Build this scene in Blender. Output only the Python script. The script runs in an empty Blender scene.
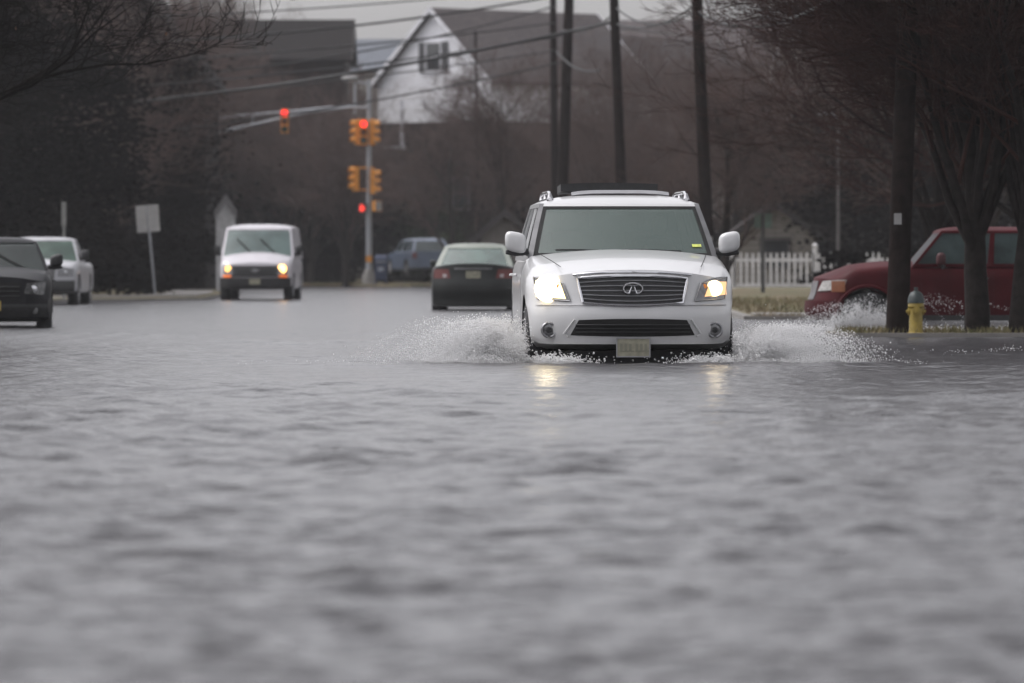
import bpy, bmesh, math, random
import numpy as np
from mathutils import Vector, Matrix
from mathutils.geometry import tessellate_polygon
R = math.radians
sc = bpy.context.scene
C = sc.collection
FPX, CAMZ, HY = 6000.0, 0.97, 264.0     # focal length in pixels, eye height over the water, horizon row

def gx(px, Y): return (px-512)*Y/FPX
def gz(py, Y): return CAMZ-(py-HY)*Y/FPX
def at(px, py, Y): return Vector((gx(px, Y), Y, gz(py, Y)))

# ------------------------------------------------------------------ materials
MATS = {}
def mat(name, col, rough=0.6, metal=0.0, var=0.15, scale=6.0, bump=0.0, bscale=30.0, emit=None, estr=0.0, spec=0.5, col2=None, coat=0.0, coord='Object', ior=None):
    if name in MATS: return MATS[name]
    m = bpy.data.materials.new(name); m.use_nodes = True
    nt = m.node_tree; N = nt.nodes; L = nt.links
    b = N['Principled BSDF']
    tc = N.new('ShaderNodeTexCoord')
    n = N.new('ShaderNodeTexNoise'); n.inputs['Scale'].default_value = scale; n.inputs['Detail'].default_value = 5
    L.new(tc.outputs[coord], n.inputs['Vector'])
    r = N.new('ShaderNodeValToRGB')
    c2 = col2 if col2 else tuple(c*(1-var) for c in col)
    c1 = col if col2 else tuple(min(1, c*(1+var)) for c in col)
    r.color_ramp.elements[0].position = 0.35; r.color_ramp.elements[1].position = 0.65
    r.color_ramp.elements[0].color = (*c2, 1); r.color_ramp.elements[1].color = (*c1, 1)
    L.new(n.outputs['Fac'], r.inputs['Fac']); L.new(r.outputs['Color'], b.inputs['Base Color'])
    b.inputs['Roughness'].default_value = rough; b.inputs['Metallic'].default_value = metal
    b.inputs['Specular IOR Level'].default_value = spec
    b.inputs['Coat Weight'].default_value = coat
    b.inputs['Coat Roughness'].default_value = 0.08
    if ior: b.inputs['IOR'].default_value = ior
    if bump:
        n2 = N.new('ShaderNodeTexNoise'); n2.inputs['Scale'].default_value = bscale; n2.inputs['Detail'].default_value = 6
        L.new(tc.outputs[coord], n2.inputs['Vector'])
        bp = N.new('ShaderNodeBump'); bp.inputs['Strength'].default_value = bump; bp.inputs['Distance'].default_value = 0.02
        L.new(n2.outputs['Fac'], bp.inputs['Height']); L.new(bp.outputs['Normal'], b.inputs['Normal'])
    if emit:
        b.inputs['Emission Color'].default_value = (*emit, 1); b.inputs['Emission Strength'].default_value = estr
    MATS[name] = m
    return m

def brick_mat(name, c1, c2, cm, scale, bw=0.5, rh=0.25, rough=0.85, off=0.5):
    if name in MATS: return MATS[name]
    m = bpy.data.materials.new(name); m.use_nodes = True
    nt = m.node_tree; N = nt.nodes; L = nt.links; b = N['Principled BSDF']
    tc = N.new('ShaderNodeTexCoord'); mp = N.new('ShaderNodeVectorMath'); mp.operation = 'DOT_PRODUCT'
    sx = N.new('ShaderNodeSeparateXYZ'); L.new(tc.outputs['Object'], sx.inputs[0])
    ad = N.new('ShaderNodeMath'); L.new(sx.outputs[0], ad.inputs[0]); L.new(sx.outputs[1], ad.inputs[1])
    cb = N.new('ShaderNodeCombineXYZ'); L.new(ad.outputs[0], cb.inputs[0]); L.new(sx.outputs[2], cb.inputs[1])
    br = N.new('ShaderNodeTexBrick'); L.new(cb.outputs[0], br.inputs['Vector'])
    br.inputs['Color1'].default_value = (*c1, 1); br.inputs['Color2'].default_value = (*c2, 1); br.inputs['Mortar'].default_value = (*cm, 1)
    br.inputs['Scale'].default_value = scale; br.inputs['Brick Width'].default_value = bw; br.inputs['Row Height'].default_value = rh
    br.inputs['Mortar Size'].default_value = 0.012; br.offset = off
    L.new(br.outputs['Color'], b.inputs['Base Color']); b.inputs['Roughness'].default_value = rough; b.inputs['Specular IOR Level'].default_value = .08
    N.remove(mp)
    MATS[name] = m
    return m

paint_white = mat('paint_white', (.47,.47,.475), .28, 0, .03, 3, coat=.6)
paint_cream = mat('paint_van_white', (.46,.44,.47), .35, 0, .05, 3, coat=.3)
paint_black = mat('paint_black', (.006,.006,.008), .45, 0, .2, 3, coat=.03, spec=.2)
paint_green = mat('paint_dark_green', (.014,.016,.015), .4, 0, .2, 3, coat=.1, spec=.3)
paint_red = mat('paint_red', (.048,.0015,.004), .55, 0, .15, 3, coat=.03, spec=.12)
paint_blue = mat('paint_blue', (.10,.13,.19), .35, 0, .1, 3, coat=.3)
black_pl = mat('black_plastic', (.014,.014,.015), .55, 0, .3, 20)
black_hole = mat('dark_liner', (.006,.006,.006), .9, 0, .2, 10)
rubber = mat('rubber', (.016,.016,.017), .75, 0, .3, 25, bump=.3, bscale=60)
chrome = mat('chrome', (.62,.62,.64), .15, 1.0, .05, 10)
alloy = mat('alloy', (.38,.38,.40), .35, .9, .1, 12)
silver_pl = mat('silver_trim', (.26,.26,.27), .35, .6, .1, 12)
glass_dark = mat('glass_dark', (.035,.05,.048), .06, 0, .3, 2, spec=.8, coat=.4)
glass_teal = mat('glass_teal', (.06,.09,.085), .10, 0, .3, 2, spec=.6, coat=.2)
lamp_clear = mat('lamp_housing', (.12,.12,.125), .1, .4, .3, 30, coat=.8)
amber = mat('amber_lens', (.55,.16,.02), .2, 0, .1, 20, emit=(1,.35,.05), estr=.12)
red_lens = mat('red_lens', (.13,.025,.022), .4, 0, .1, 20, coat=.1)
beam = mat('headlight_beam', (1,.95,.8), .3, 0, .0, 10, emit=(1,.80,.45), estr=2.6)
beam_dim = mat('headlight_beam_far', (1,.95,.8), .3, 0, .0, 10, emit=(1,.72,.36), estr=1.9)
refl = mat('reflector_glow', (.9,.8,.5), .3, 0, .05, 10, emit=(1,.78,.36), estr=1.1)  # emission painted on in place of the headlight's bloom
refl_dim = mat('reflector_glow_amber', (.8,.5,.3), .3, 0, .05, 10, emit=(1,.55,.22), estr=.45)  # weaker amber emission, bloom of the other headlight
beam_warm = mat('van_beam', (1,.8,.4), .3, 0, .0, 10, emit=(1,.46,.09), estr=1.6)
beam_warm2 = mat('van_beam_bright', (1,.8,.4), .3, 0, .0, 10, emit=(1,.50,.12), estr=3.0)
amber_lit = mat('amber_lit', (.8,.2,.02), .3, 0, .1, 20, emit=(1,.16,.02), estr=.25)
plate_m = mat('plate_face', (.24,.23,.17), .5, 0, .2, 14)
plate_y = mat('plate_yellow', (.45,.33,.08), .5, 0, .2, 14)
plate_ink = mat('plate_ink', (.06,.06,.05), .6, 0, .2, 14)
seat_m = mat('seat_cloth', (.10,.09,.08), .9, 0, .2, 20)
sticker = mat('sticker', (.50,.55,.12), .6, 0, .2, 30)
bark = mat('bark', (.016,.013,.012), .9, 0, .3, 8, spec=.1, bump=.8, bscale=14)
bark2 = mat('bark_grey', (.030,.025,.023), .9, 0, .3, 8, spec=.1, bump=.8, bscale=14)
twig = mat('twig_brown', (.035,.026,.023), .9, 0, .3, 3, spec=.1)
twig_far = mat('twig_haze_brown', (.066,.040,.034), .9, 0, .3, 2)  # colour raised to carry the haze over distant twigs
twig_red = mat('twig_reddish', (.036,.017,.014), .9, 0, .35, 2, spec=.1)
leaf_dead = mat('dead_leaf', (.16,.07,.03), .8, 0, .3, 3)
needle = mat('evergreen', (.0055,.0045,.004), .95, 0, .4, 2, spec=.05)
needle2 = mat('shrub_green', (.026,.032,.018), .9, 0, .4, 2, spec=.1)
pole_wood = mat('pole_wood', (.014,.010,.009), .95, 0, .3, 6, spec=.05, bump=.6, bscale=20)
galv = mat('galvanised', (.30,.31,.33), .45, .5, .15, 10)
sig_yellow = mat('signal_yellow', (.62,.25,.03), .45, 0, .12, 8)
sig_black = mat('signal_black', (.02,.02,.02), .6, 0, .2, 8)
sig_red = mat('signal_red_lit', (.9,.02,.02), .4, 0, .02, 8, emit=(1,.03,.025), estr=1.3)
sig_red2 = mat('signal_hand_lit', (.9,.05,.03), .4, 0, .02, 8, emit=(1,.05,.03), estr=.7)
sig_off_g = mat('signal_green_off', (.01,.05,.03), .3, 0, .1, 8)
sig_off_y = mat('signal_amber_off', (.12,.05,.01), .3, 0, .1, 8)
sign_w = mat('sign_face', (.27,.265,.26), .5, 0, .1, 5)
sign_green = mat('sign_green', (.12,.18,.15), .5, 0, .1, 5)
fence_w = mat('fence_white', (.60,.59,.59), .6, 0, .12, 4)
siding = brick_mat('white_siding', (.80,.80,.83), (.76,.76,.80), (.5,.5,.53), 1.0, 4.0, .18, .7, 0)
siding_b = brick_mat('beige_siding', (.30,.28,.26), (.27,.25,.23), (.16,.15,.14), 1.0, 4.0, .18, .7, 0)
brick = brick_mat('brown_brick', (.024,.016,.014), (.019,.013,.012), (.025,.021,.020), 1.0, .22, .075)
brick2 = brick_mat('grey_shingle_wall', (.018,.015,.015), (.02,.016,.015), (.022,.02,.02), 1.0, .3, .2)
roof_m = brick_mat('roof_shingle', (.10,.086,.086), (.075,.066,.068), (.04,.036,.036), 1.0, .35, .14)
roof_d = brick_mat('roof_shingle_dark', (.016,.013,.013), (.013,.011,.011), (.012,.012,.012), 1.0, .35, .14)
trim_w = mat('trim_white', (.55,.55,.58), .6, 0, .1, 4)
trim_g = mat('trim_grey', (.16,.155,.16), .6, 0, .1, 4)
shutter_m = mat('shutter', (.045,.045,.05), .7, 0, .2, 4)
win_glass = mat('window_glass', (.035,.038,.042), .08, 0, .3, 1, spec=.8)
hyd_y = mat('hydrant_yellow', (.23,.165,.02), .5, 0, .12, 12, bump=.2)
hyd_b = mat('hydrant_cap', (.02,.03,.03), .5, 0, .2, 12)
mail_b = mat('mailbox_blue', (.012,.022,.06), .4, 0, .2, 8)
mail_w = mat('mailbox_mark', (.30,.32,.36), .5, 0, .2, 8)
asphalt = mat('asphalt', (.05,.05,.052), .8, 0, .3, 1.5, bump=.4, bscale=60)
concrete = mat('concrete', (.17,.16,.15), .8, 0, .15, 2, bump=.3, bscale=30)
grass_m = mat('winter_grass', (.075,.078,.030), .95, 0, .3, 1.2, bump=.8, bscale=25, col2=(.11,.075,.042))
blade_m = mat('grass_blades', (.10,.10,.04), .9, 0, .3, 1.2, col2=(.15,.11,.06))
backdrop_m = mat('backdrop_woods', (.022,.017,.016), .95, 0, .35, .15, bump=1, bscale=.6)  # colour of the added backdrop behind the trees
cable_m = mat('cable', (.012,.012,.013), .7, 0, .2, 5)

def droplet_mat():
    m = bpy.data.materials.new('spray'); m.use_nodes = True
    N = m.node_tree.nodes; L = m.node_tree.links
    N.remove(N['Principled BSDF'])
    d = N.new('ShaderNodeBsdfPrincipled'); d.inputs['Base Color'].default_value = (.80,.80,.82,1); d.inputs['Roughness'].default_value = .35
    tcn = N.new('ShaderNodeTexCoord'); ns = N.new('ShaderNodeTexNoise'); ns.inputs['Scale'].default_value = 9
    L.new(tcn.outputs['Object'], ns.inputs['Vector'])
    rp = N.new('ShaderNodeValToRGB'); rp.color_ramp.elements[0].color = (.82,.82,.83,1); rp.color_ramp.elements[1].color = (.96,.96,.96,1)
    L.new(ns.outputs['Fac'], rp.inputs['Fac']); L.new(rp.outputs['Color'], d.inputs['Base Color'])
    t = N.new('ShaderNodeBsdfTranslucent'); t.inputs['Color'].default_value = (.93,.93,.94,1)
    tr = N.new('ShaderNodeBsdfTransparent')
    a = N.new('ShaderNodeMixShader'); a.inputs[0].default_value = .35
    L.new(d.outputs[0], a.inputs[1]); L.new(t.outputs[0], a.inputs[2])
    b = N.new('ShaderNodeMixShader'); b.inputs[0].default_value = .15
    L.new(a.outputs[0], b.inputs[1]); L.new(tr.outputs[0], b.inputs[2])
    L.new(b.outputs[0], N['Material Output'].inputs['Surface'])
    return m
spray_m = droplet_mat()

def windshield_mat():
    m = bpy.data.materials.new('windshield_glass'); m.use_nodes = True
    N = m.node_tree.nodes; L = m.node_tree.links
    p = N['Principled BSDF']; p.inputs['Roughness'].default_value = .05; p.inputs['Specular IOR Level'].default_value = .9
    p.inputs['Coat Weight'].default_value = .25
    tcn = N.new('ShaderNodeTexCoord'); ns = N.new('ShaderNodeTexNoise'); ns.inputs['Scale'].default_value = 2.2; ns.inputs['Detail'].default_value = 4
    L.new(tcn.outputs['Object'], ns.inputs['Vector'])
    rp = N.new('ShaderNodeValToRGB'); rp.color_ramp.elements[0].color = (.05,.07,.064,1); rp.color_ramp.elements[1].color = (.09,.125,.112,1)
    L.new(ns.outputs['Fac'], rp.inputs['Fac']); L.new(rp.outputs['Color'], p.inputs['Base Color'])
    tr = N.new('ShaderNodeBsdfTransparent'); tr.inputs['Color'].default_value = (.75,.85,.8,1)
    mx = N.new('ShaderNodeMixShader'); mx.inputs[0].default_value = .44
    L.new(p.outputs[0], mx.inputs[1]); L.new(tr.outputs[0], mx.inputs[2]); L.new(mx.outputs[0], N['Material Output'].inputs['Surface'])
    return m
windshield_m = windshield_mat()

# ------------------------------------------------------------------ mesh helpers
class MB:
    def __init__(s): s.v = []; s.f = []
    def add(s, vs, fs):
        o = len(s.v); s.v.extend(tuple(p) for p in vs); s.f.extend(tuple(i+o for i in f) for f in fs); return s
    def box(s, x0, x1, y0, y1, z0, z1, M=None):
        vs = [(x, y, z) for x in (x0, x1) for y in (y0, y1) for z in (z0, z1)]
        if M: vs = [tuple(M @ Vector(p)) for p in vs]
        return s.add(vs, [(0,1,3,2),(4,6,7,5),(0,4,5,1),(2,3,7,6),(0,2,6,4),(1,5,7,3)])
    def tube(s, pts, rads, n=8, cap=True):
        pts = [Vector(p) for p in pts]; k = len(pts)
        if not hasattr(rads, '__len__'): rads = [rads]*k
        vs = []; up = None
        for i in range(k):
            d = (pts[min(i+1, k-1)]-pts[max(i-1, 0)])
            if d.length < 1e-9: d = Vector((0,0,1))
            d.normalize()
            if up is None: up = Vector((1,0,0)) if abs(d.x) < .8 else Vector((0,1,0))
            a = d.cross(up); a.normalize(); b = d.cross(a); up = -b if False else up
            for j in range(n):
                t = 2*math.pi*j/n
                vs.append(pts[i]+(a*math.cos(t)+b*math.sin(t))*rads[i])
        fs = [(i*n+j, i*n+(j+1)%n, (i+1)*n+(j+1)%n, (i+1)*n+j) for i in range(k-1) for j in range(n)]
        if cap: fs += [tuple(range(n))[::-1], tuple(range((k-1)*n, k*n))]
        return s.add(vs, fs)
    def grid(s, fn, nu, nv):
        vs = [fn(i/nu, j/nv) for j in range(nv+1) for i in range(nu+1)]
        w = nu+1
        return s.add(vs, [(j*w+i, j*w+i+1, (j+1)*w+i+1, (j+1)*w+i) for j in range(nv) for i in range(nu)])
    def slab(s, fn, nu, nv, off):
        """closed thick sheet; off = vector thickness"""
        off = Vector(off); w = nu+1
        a = [Vector(fn(i/nu, j/nv)) for j in range(nv+1) for i in range(nu+1)]
        b = [p+off for p in a]; n = len(a)
        fs = [(j*w+i, j*w+i+1, (j+1)*w+i+1, (j+1)*w+i) for j in range(nv) for i in range(nu)]
        fs += [tuple(n+k for k in f[::-1]) for f in list(fs)]
        bd = [i for i in range(nu)]+[j*w+nu for j in range(nv)]+[nv*w+i for i in range(nu, 0, -1)]+[j*w for j in range(nv, 0, -1)]
        for i in range(len(bd)):
            p, q = bd[i], bd[(i+1) % len(bd)]; fs.append((p, n+p, n+q, q))
        return s.add(a+b, fs)
    def lathe(s, prof, n=24, M=None, axis='z'):
        k = len(prof); vs = []
        for (r, z) in prof:
            for j in range(n):
                t = 2*math.pi*j/n
                p = Vector((r*math.cos(t), r*math.sin(t), z))
                if axis == 'x': p = Vector((z, r*math.cos(t), r*math.sin(t)))
                if axis == 'y': p = Vector((r*math.cos(t), z, r*math.sin(t)))
                vs.append(M @ p if M else p)
        fs = [(i*n+j, i*n+(j+1)%n, (i+1)*n+(j+1)%n, (i+1)*n+j) for i in range(k-1) for j in range(n)]
        if prof[0][0] > 1e-6: fs.append(tuple(range(n))[::-1])
        if prof[-1][0] > 1e-6: fs.append(tuple(range((k-1)*n, k*n)))
        return s.add(vs, fs)
    def prism(s, poly, ztop, zbot):
        n = len(poly)
        zt = [ztop(x, y) if callable(ztop) else ztop for x, y in poly]
        vs = [(x, y, z) for (x, y), z in zip(poly, zt)]+[(x, y, zbot) for x, y in poly]
        tri = tessellate_polygon([[Vector((x, y, 0)) for x, y in poly]])
        fs = [tuple(t) for t in tri]+[tuple(i+n for i in t[::-1]) for t in tri]
        fs += [(i, (i+1) % n, n+(i+1) % n, n+i) for i in range(n)]
        return s.add(vs, fs)
    def obj(s, name, m, parent=None, smooth=None, fix=True, loc=None):
        me = bpy.data.meshes.new(name)
        me.from_pydata(s.v, [], s.f); me.update()
        if fix:
            bm = bmesh.new(); bm.from_mesh(me); bmesh.ops.remove_doubles(bm, verts=bm.verts, dist=1e-5)
            bmesh.ops.recalc_face_normals(bm, faces=bm.faces); bm.to_mesh(me); bm.free()
        if smooth is not None:
            for p in me.polygons: p.use_smooth = True
            me.set_sharp_from_angle(angle=R(smooth))
        for mm in (m if isinstance(m, (list, tuple)) else [m]): me.materials.append(mm)
        o = bpy.data.objects.new(name, me); C.objects.link(o)
        if parent: o.parent = parent
        if loc: o.location = loc
        return o

def tag(o, label=None, cat=None, group=None, kind=None):
    if label: o['label'] = label
    if cat: o['category'] = cat
    if group: o['group'] = group
    if kind: o['kind'] = kind
    return o
def thing(name, label, cat, loc=(0,0,0), rz=0, group=None):
    o = bpy.data.objects.new(name, None); C.objects.link(o); o.empty_display_size = .3
    o.location = loc; o.rotation_euler = (0, 0, rz)
    return tag(o, label, cat, group)
def struct(o): o['kind'] = 'structure'; return o
def copy_tree(o, parent=None):
    c = o.copy(); C.objects.link(c)
    if parent: c.parent = parent
    for ch in list(o.children): copy_tree(ch, c)
    return c

def boolean_cut(o, cut):
    md = o.modifiers.new('b', 'BOOLEAN'); md.operation = 'DIFFERENCE'; md.object = cut; md.solver = 'EXACT'
    bpy.context.view_layer.update()
    dg = bpy.context.evaluated_depsgraph_get()
    me = bpy.data.meshes.new_from_object(o.evaluated_get(dg))
    o.modifiers.remove(md)
    if len(me.polygons) > 20: o.data = me
    bpy.data.objects.remove(cut, do_unlink=True)
    for p in o.data.polygons: p.use_smooth = True
    o.data.set_sharp_from_angle(angle=R(32))

# ------------------------------------------------------------------ cars
SIDE = [(.82,0),(.93,.01),(.985,.06),(.998,.15),(1,.25),(1,.35),(1,.45),(1,.55),(1,.65),(.998,.75),(.99,.84),(.972,.91),(.945,.965),(.90,1.0)]
class Car:
    """Vehicle built with its nose at y = 0, pointing to -Y, standing on z = 0."""
    def __init__(s, name, label, cat, loc, rz, st, paint, c_front=.38, p_front=3.2, vprof=None, c_rear=.25, rprof=None):
        s.root = thing(name, label, cat, loc, rz)
        s.paint = paint
        st = np.array(st, float); s.L = st[-1, 0]
        s.ys = np.linspace(0, s.L, int(s.L/.1)+1)
        s.P = []
        for k in range(1, 5):
            a = np.interp(s.ys, st[:, 0], st[:, k])
            for _ in range(2):
                b = a.copy(); b[1:-1] = .25*a[:-2]+.5*a[1:-1]+.25*a[2:]; a = b
            s.P.append(a)
        s.c, s.p = c_front, p_front
        s.vp = vprof or [(0, .0), (2, 0)]
        s.rp = rprof or [(0, .0), (2, 0)]
        s.cr = c_rear
    def par(s, y): return [float(np.interp(y, s.ys, a)) for a in s.P]
    def f(s, x, z):
        w = s.P[0][0]
        return float(np.interp(z, *zip(*s.vp))) + s.c*min(1.1, abs(x)/w)**s.p
    def fr(s, x, z):
        w = s.P[0][-1]
        return s.L-float(np.interp(z, *zip(*s.rp))) - s.cr*min(1.1, abs(x)/w)**3
    def ring(s, y):
        w, zb, zs, zt = s.par(y)
        side = [(w*a, zb+(zs-zb)*t) for a, t in SIDE]
        xs = side[-1][0]; NT = 8
        top = [(xs*(1-j/NT), zs+(zt-zs)*(1-(1-j/NT)**2.2)) for j in range(1, NT+1)]
        return side, top
    def side_x(s, y, z):
        w, zb, zs, zt = s.par(y); t = (z-zb)/(zs-zb)
        return w*float(np.interp(t, [q for _, q in SIDE], [a for a, _ in SIDE]))
    def body(s, axles=(), wr=.4, cut=None, bed=None, ymin=None):
        mb = MB(); NS = len(SIDE); NT = 8
        n0 = s.c+max(v for _, v in s.vp)+.04; n1 = s.L-s.cr-max(v for _, v in s.rp)-.04
        mids = [y for y in s.ys if n0 < y < n1]
        rings = []
        def full(y, fy=None):
            side, top = s.ring(y)
            h = side+top
            pts = [(x, (fy(x, z) if fy else y), z) for x, z in h]
            pts += [(-x, (fy(x, z) if fy else y), z) for x, z in h[-2::-1]]
            return pts
        rings = [full(0, s.f)]+[full(y) for y in mids]+[full(s.L, s.fr)]
        n = len(rings[0]); vs = [p for r in rings for p in r]; fs = []
        for i in range(len(rings)-1):
            for j in range(n):
                fs.append((i*n+j, i*n+(j+1) % n, (i+1)*n+(j+1) % n, (i+1)*n+j))
        mb.add(vs, fs)
        for yy, fy in ((0, s.f), (s.L, s.fr)):
            side, top = s.ring(yy)
            rows = []
            for (x, z) in side: rows.append([(x*(1-j/NT), fy(x*(1-j/NT), z), z) for j in range(2*NT+1)])
            h = [side[-1]]+top
            rows.append([(x, fy(x, z), z) for x, z in h]+[(-x, fy(x, z), z) for x, z in h[-2::-1]])
            v2 = [p for r in rows for p in r]; w2 = 2*NT+1; f2 = []
            for r in range(len(rows)-1):
                for j in range(2*NT):
                    f2.append((r*w2+j, r*w2+j+1, (r+1)*w2+j+1, (r+1)*w2+j))
            mb.add(v2, f2)
        o = mb.obj('body', [s.paint, black_hole], s.root, 32)
        bm = bmesh.new(); bm.from_mesh(o.data); bmesh.ops.dissolve_degenerate(bm, dist=1e-4, edges=bm.edges)
        bmesh.ops.recalc_face_normals(bm, faces=bm.faces); bm.to_mesh(o.data); bm.free()
        o.parent = None
        for ay, az in axles:
            c = MB(); c.lathe([(wr+.055, -1.6), (wr+.055, 1.6)], 40, Matrix.Translation((0, ay, az)), 'x')
            co = c.obj('cutter', [s.paint, black_hole]);
            for p in co.data.polygons: p.material_index = 1
            boolean_cut(o, co)
        if bed:
            c = MB(); c.box(*bed); co = c.obj('cutter', [s.paint, black_hole])
            for p in co.data.polygons: p.material_index = 1
            boolean_cut(o, co)
        o.parent = s.root
        s.bodyo = o
        return o
    def panel(s, name, corners, m, off=.012, thick=.03, nx=14, nz=6, top=0., bot=0., mirror=False, rear=False, parent=None, sx=1):
        """corners (x,z): bottom-left, bottom-right, top-right, top-left, wrapped on the nose (or tail)"""
        fy = s.fr if rear else s.f; sg = 1 if rear else -1
        bl, br, tr, tl = corners
        def fn(u, v):
            x = (bl[0]*(1-u)+br[0]*u)*(1-v)+(tl[0]*(1-u)+tr[0]*u)*v
            z = (bl[1]*(1-u)+br[1]*u)*(1-v)+(tl[1]*(1-u)+tr[1]*u)*v
            z += 4*u*(1-u)*(top*v+bot*(1-v))
            return (x*sx, fy(x, z)+sg*off, z)
        mb = MB(); mb.slab(fn, nx, nz, (0, -sg*(thick), 0))
        return mb.obj(name, m, parent or s.root, 40)
    def disc(s, name, x, z, r, m, off=.02, thick=.03, rear=False, parent=None, n=20):
        y = (s.fr if rear else s.f)(x, z); sg = 1 if rear else -1
        mb = MB(); mb.lathe([(0, 0), (r*.7, .0), (r*.95, .004), (r, .010), (r, thick)], n, Matrix.Translation((x, y+sg*off, z)) @ (Matrix.Rotation(math.pi, 4, 'Z') if rear else Matrix.Identity(4)), 'y')
        return mb.obj(name, m, parent or s.root, 40)
    def ringpart(s, name, x, z, r, rr, m, off=.02, sz=1.0, parent=None):
        y = s.f(x, z)-off
        mb = MB(); pts = [(x+r*math.cos(t), y, z+r*sz*math.sin(t)) for t in np.linspace(0, 2*math.pi, 25)]
        mb.tube(pts, rr, 6, False); return mb.obj(name, m, parent or s.root, 60)
    def door(s, y0, y1, z0, z1, side, hy=None, m=None):
        def fn(u, v):
            y = y0+(y1-y0)*u; z = z0+(z1-z0)*v
            return (side*(s.side_x(y, z)+.008), y, z)
        mb = MB(); mb.slab(fn, 8, 8, (-side*.02, 0, 0))
        d = mb.obj('door', m or s.paint, s.root, 40)
        hy = hy if hy is not None else y1-.16
        hz = z1-.13
        h = MB(); h.tube([(side*(s.side_x(hy, hz)+.02), hy-.1, hz), (side*(s.side_x(hy, hz)+.045), hy-.05, hz), (side*(s.side_x(hy, hz)+.045), hy+.05, hz), (side*(s.side_x(hy, hz)+.02), hy+.1, hz)], .014, 6)
        h.obj('handle', s.paint if s.paint is not paint_red else black_pl, d, 50)
        return d
    def wheel(s, x, y, z, r=.4, w=.25):
        side = 1 if x > 0 else -1
        t = MB()
        t.lathe([(r*.62, -w/2+.01), (r*.8, -w/2), (r*.95, -w/2+.015), (r, -w/2+.05), (r, w/2-.05), (r*.95, w/2-.015), (r*.8, w/2), (r*.62, w/2-.01)], 36, Matrix.Translation((x, y, z)), 'x')
        wt = thing('wheel', None, None, (0,0,0)); 
        wt.parent = s.root
        for k in ('label', 'category'):
            if k in wt: del wt[k]
        t.obj('tyre', rubber, wt, 40)
        rm = MB()
        rm.lathe([(r*.62, -w*.42), (r*.60, -w*.1), (r*.60, w*.42)], 30, Matrix.Translation((x, y, z)), 'x')
        xo = x+side*w*.38
        rm.lathe([(0, .02*side), (.07, .015*side), (.075, -.02*side)], 16, Matrix.Translation((xo, y, z)), 'x')
        for k in range(6):
            a = k*math.pi/3+.3
            rm.tube([(xo, y+.05*math.cos(a), z+.05*math.sin(a)), (xo, y+r*.61*math.cos(a), z+r*.61*math.sin(a))], [.035, .028], 6)
        rm.obj('rim', alloy, wt, 40)
        return wt
    def cabin(s, y0, y1, y2, y3, wb, wt, zb, zt, crown=.1, bowf=.16, bowr=.08, splits=(.36, .66), pil=.045, frame=None, pillar=None, glass_f=None, glass_s=None, glass_r=None, tfr=(.05, .93), hdr=None, rearwin=True, sidewins=None):
        frame = frame or s.paint; pillar = pillar or frame
        W = lambda t: wb+(wt-wb)*(t**1.15)
        Z = lambda t: zb+(zt-zb)*t
        def F(u, t):
            return Vector((u*W(t), (y0+(y1-y0)*t)+bowf*u*u*(1-.25*t), Z(t)))
        def Bk(u, t):
            return Vector((u*W(t), (y3+(y2-y3)*t)-bowr*u*u, Z(t)))
        def S(v, t, sd):
            a = F(1, t).y; b = Bk(1, t).y
            return Vector((sd*W(t), a+(b-a)*v, Z(t)))
        s.F, s.S, s.Bk, s.W, s.Z = F, S, Bk, W, Z
        fr = MB(); pl = MB(); ap = .945
        def strip(mb, fn, a0, a1, t0, t1, off, nu=4, nv=8):
            mb.slab(lambda u, v: fn(a0+(a1-a0)*u, t0+(t1-t0)*v), nu, nv, off)
        t0, t1 = tfr
        # windscreen surround
        strip(pl, F, -1, -ap, 0, 1, (0, .05, 0)); strip(pl, F, ap, 1, 0, 1, (0, .05, 0))
        strip(fr, F, -ap, ap, t1, 1, (0, .05, 0), 16, 3)
        if rearwin: 
            strip(fr, Bk, -1, -.86, 0, 1, (0, -.05, 0)); strip(fr, Bk, .86, 1, 0, 1, (0, -.05, 0))
            strip(fr, Bk, -.86, .86, .9, 1, (0, -.05, 0), 12, 2)
            g = MB(); g.slab(lambda u, v: Bk(-.86+1.72*u, .03+.87*v)+Vector((0, -.012, 0)), 14, 6, (0, -.012, 0)); 
            s.rw = g.obj('rear_window', glass_r or glass_dark, s.root, 60)
        else:
            strip(fr, Bk, -1, 1, 0, 1, (0, -.05, 0), 12, 6)
        g = MB(); g.slab(lambda u, v: F(-ap+2*ap*u, t0*0+t1*v)+Vector((0, .012, 0)), 20, 8, (0, .008, 0))
        s.ws = g.obj('windshield', glass_f or glass_dark, s.root, 60)
        for sd in (-1, 1):
            Sf = lambda v, t: S(v, t, sd)
            edges = [0]+list(splits)+[1]
            for i, e in enumerate(edges):
                hw = pil*.5
                a0, a1 = max(0, e-hw), min(1, e+hw)
                if i == 0: a0, a1 = 0, pil*.6
                if i == len(edges)-1: a0, a1 = 1-pil*1.4, 1
                tgt = pl if i == 0 else fr
                strip(tgt, Sf, a0, a1, 0, 1, (-sd*.04, 0, 0), 2, 6)
            strip(fr, Sf, 0, 1, .93, 1, (-sd*.04, 0, 0), 16, 2)
            strip(fr, Sf, 0, 1, 0, .08, (-sd*.04, 0, 0), 16, 2)
            for i in range(len(edges)-1):
                if sidewins is not None and i not in sidewins:
                    strip(fr, Sf, edges[i], edges[i+1], .06, .95, (-sd*.03, 0, 0), 4, 4); continue
                g = MB(); a0 = edges[i]+pil*.5; a1 = edges[i+1]-pil*.5
                g.slab(lambda u, v: S(a0+(a1-a0)*u, .08+.85*v, sd)+Vector((-sd*.012, 0, 0)), 8, 4, (-sd*.008, 0, 0))
                g.obj('side_window', glass_s or glass_dark, s.root, 60)
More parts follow.
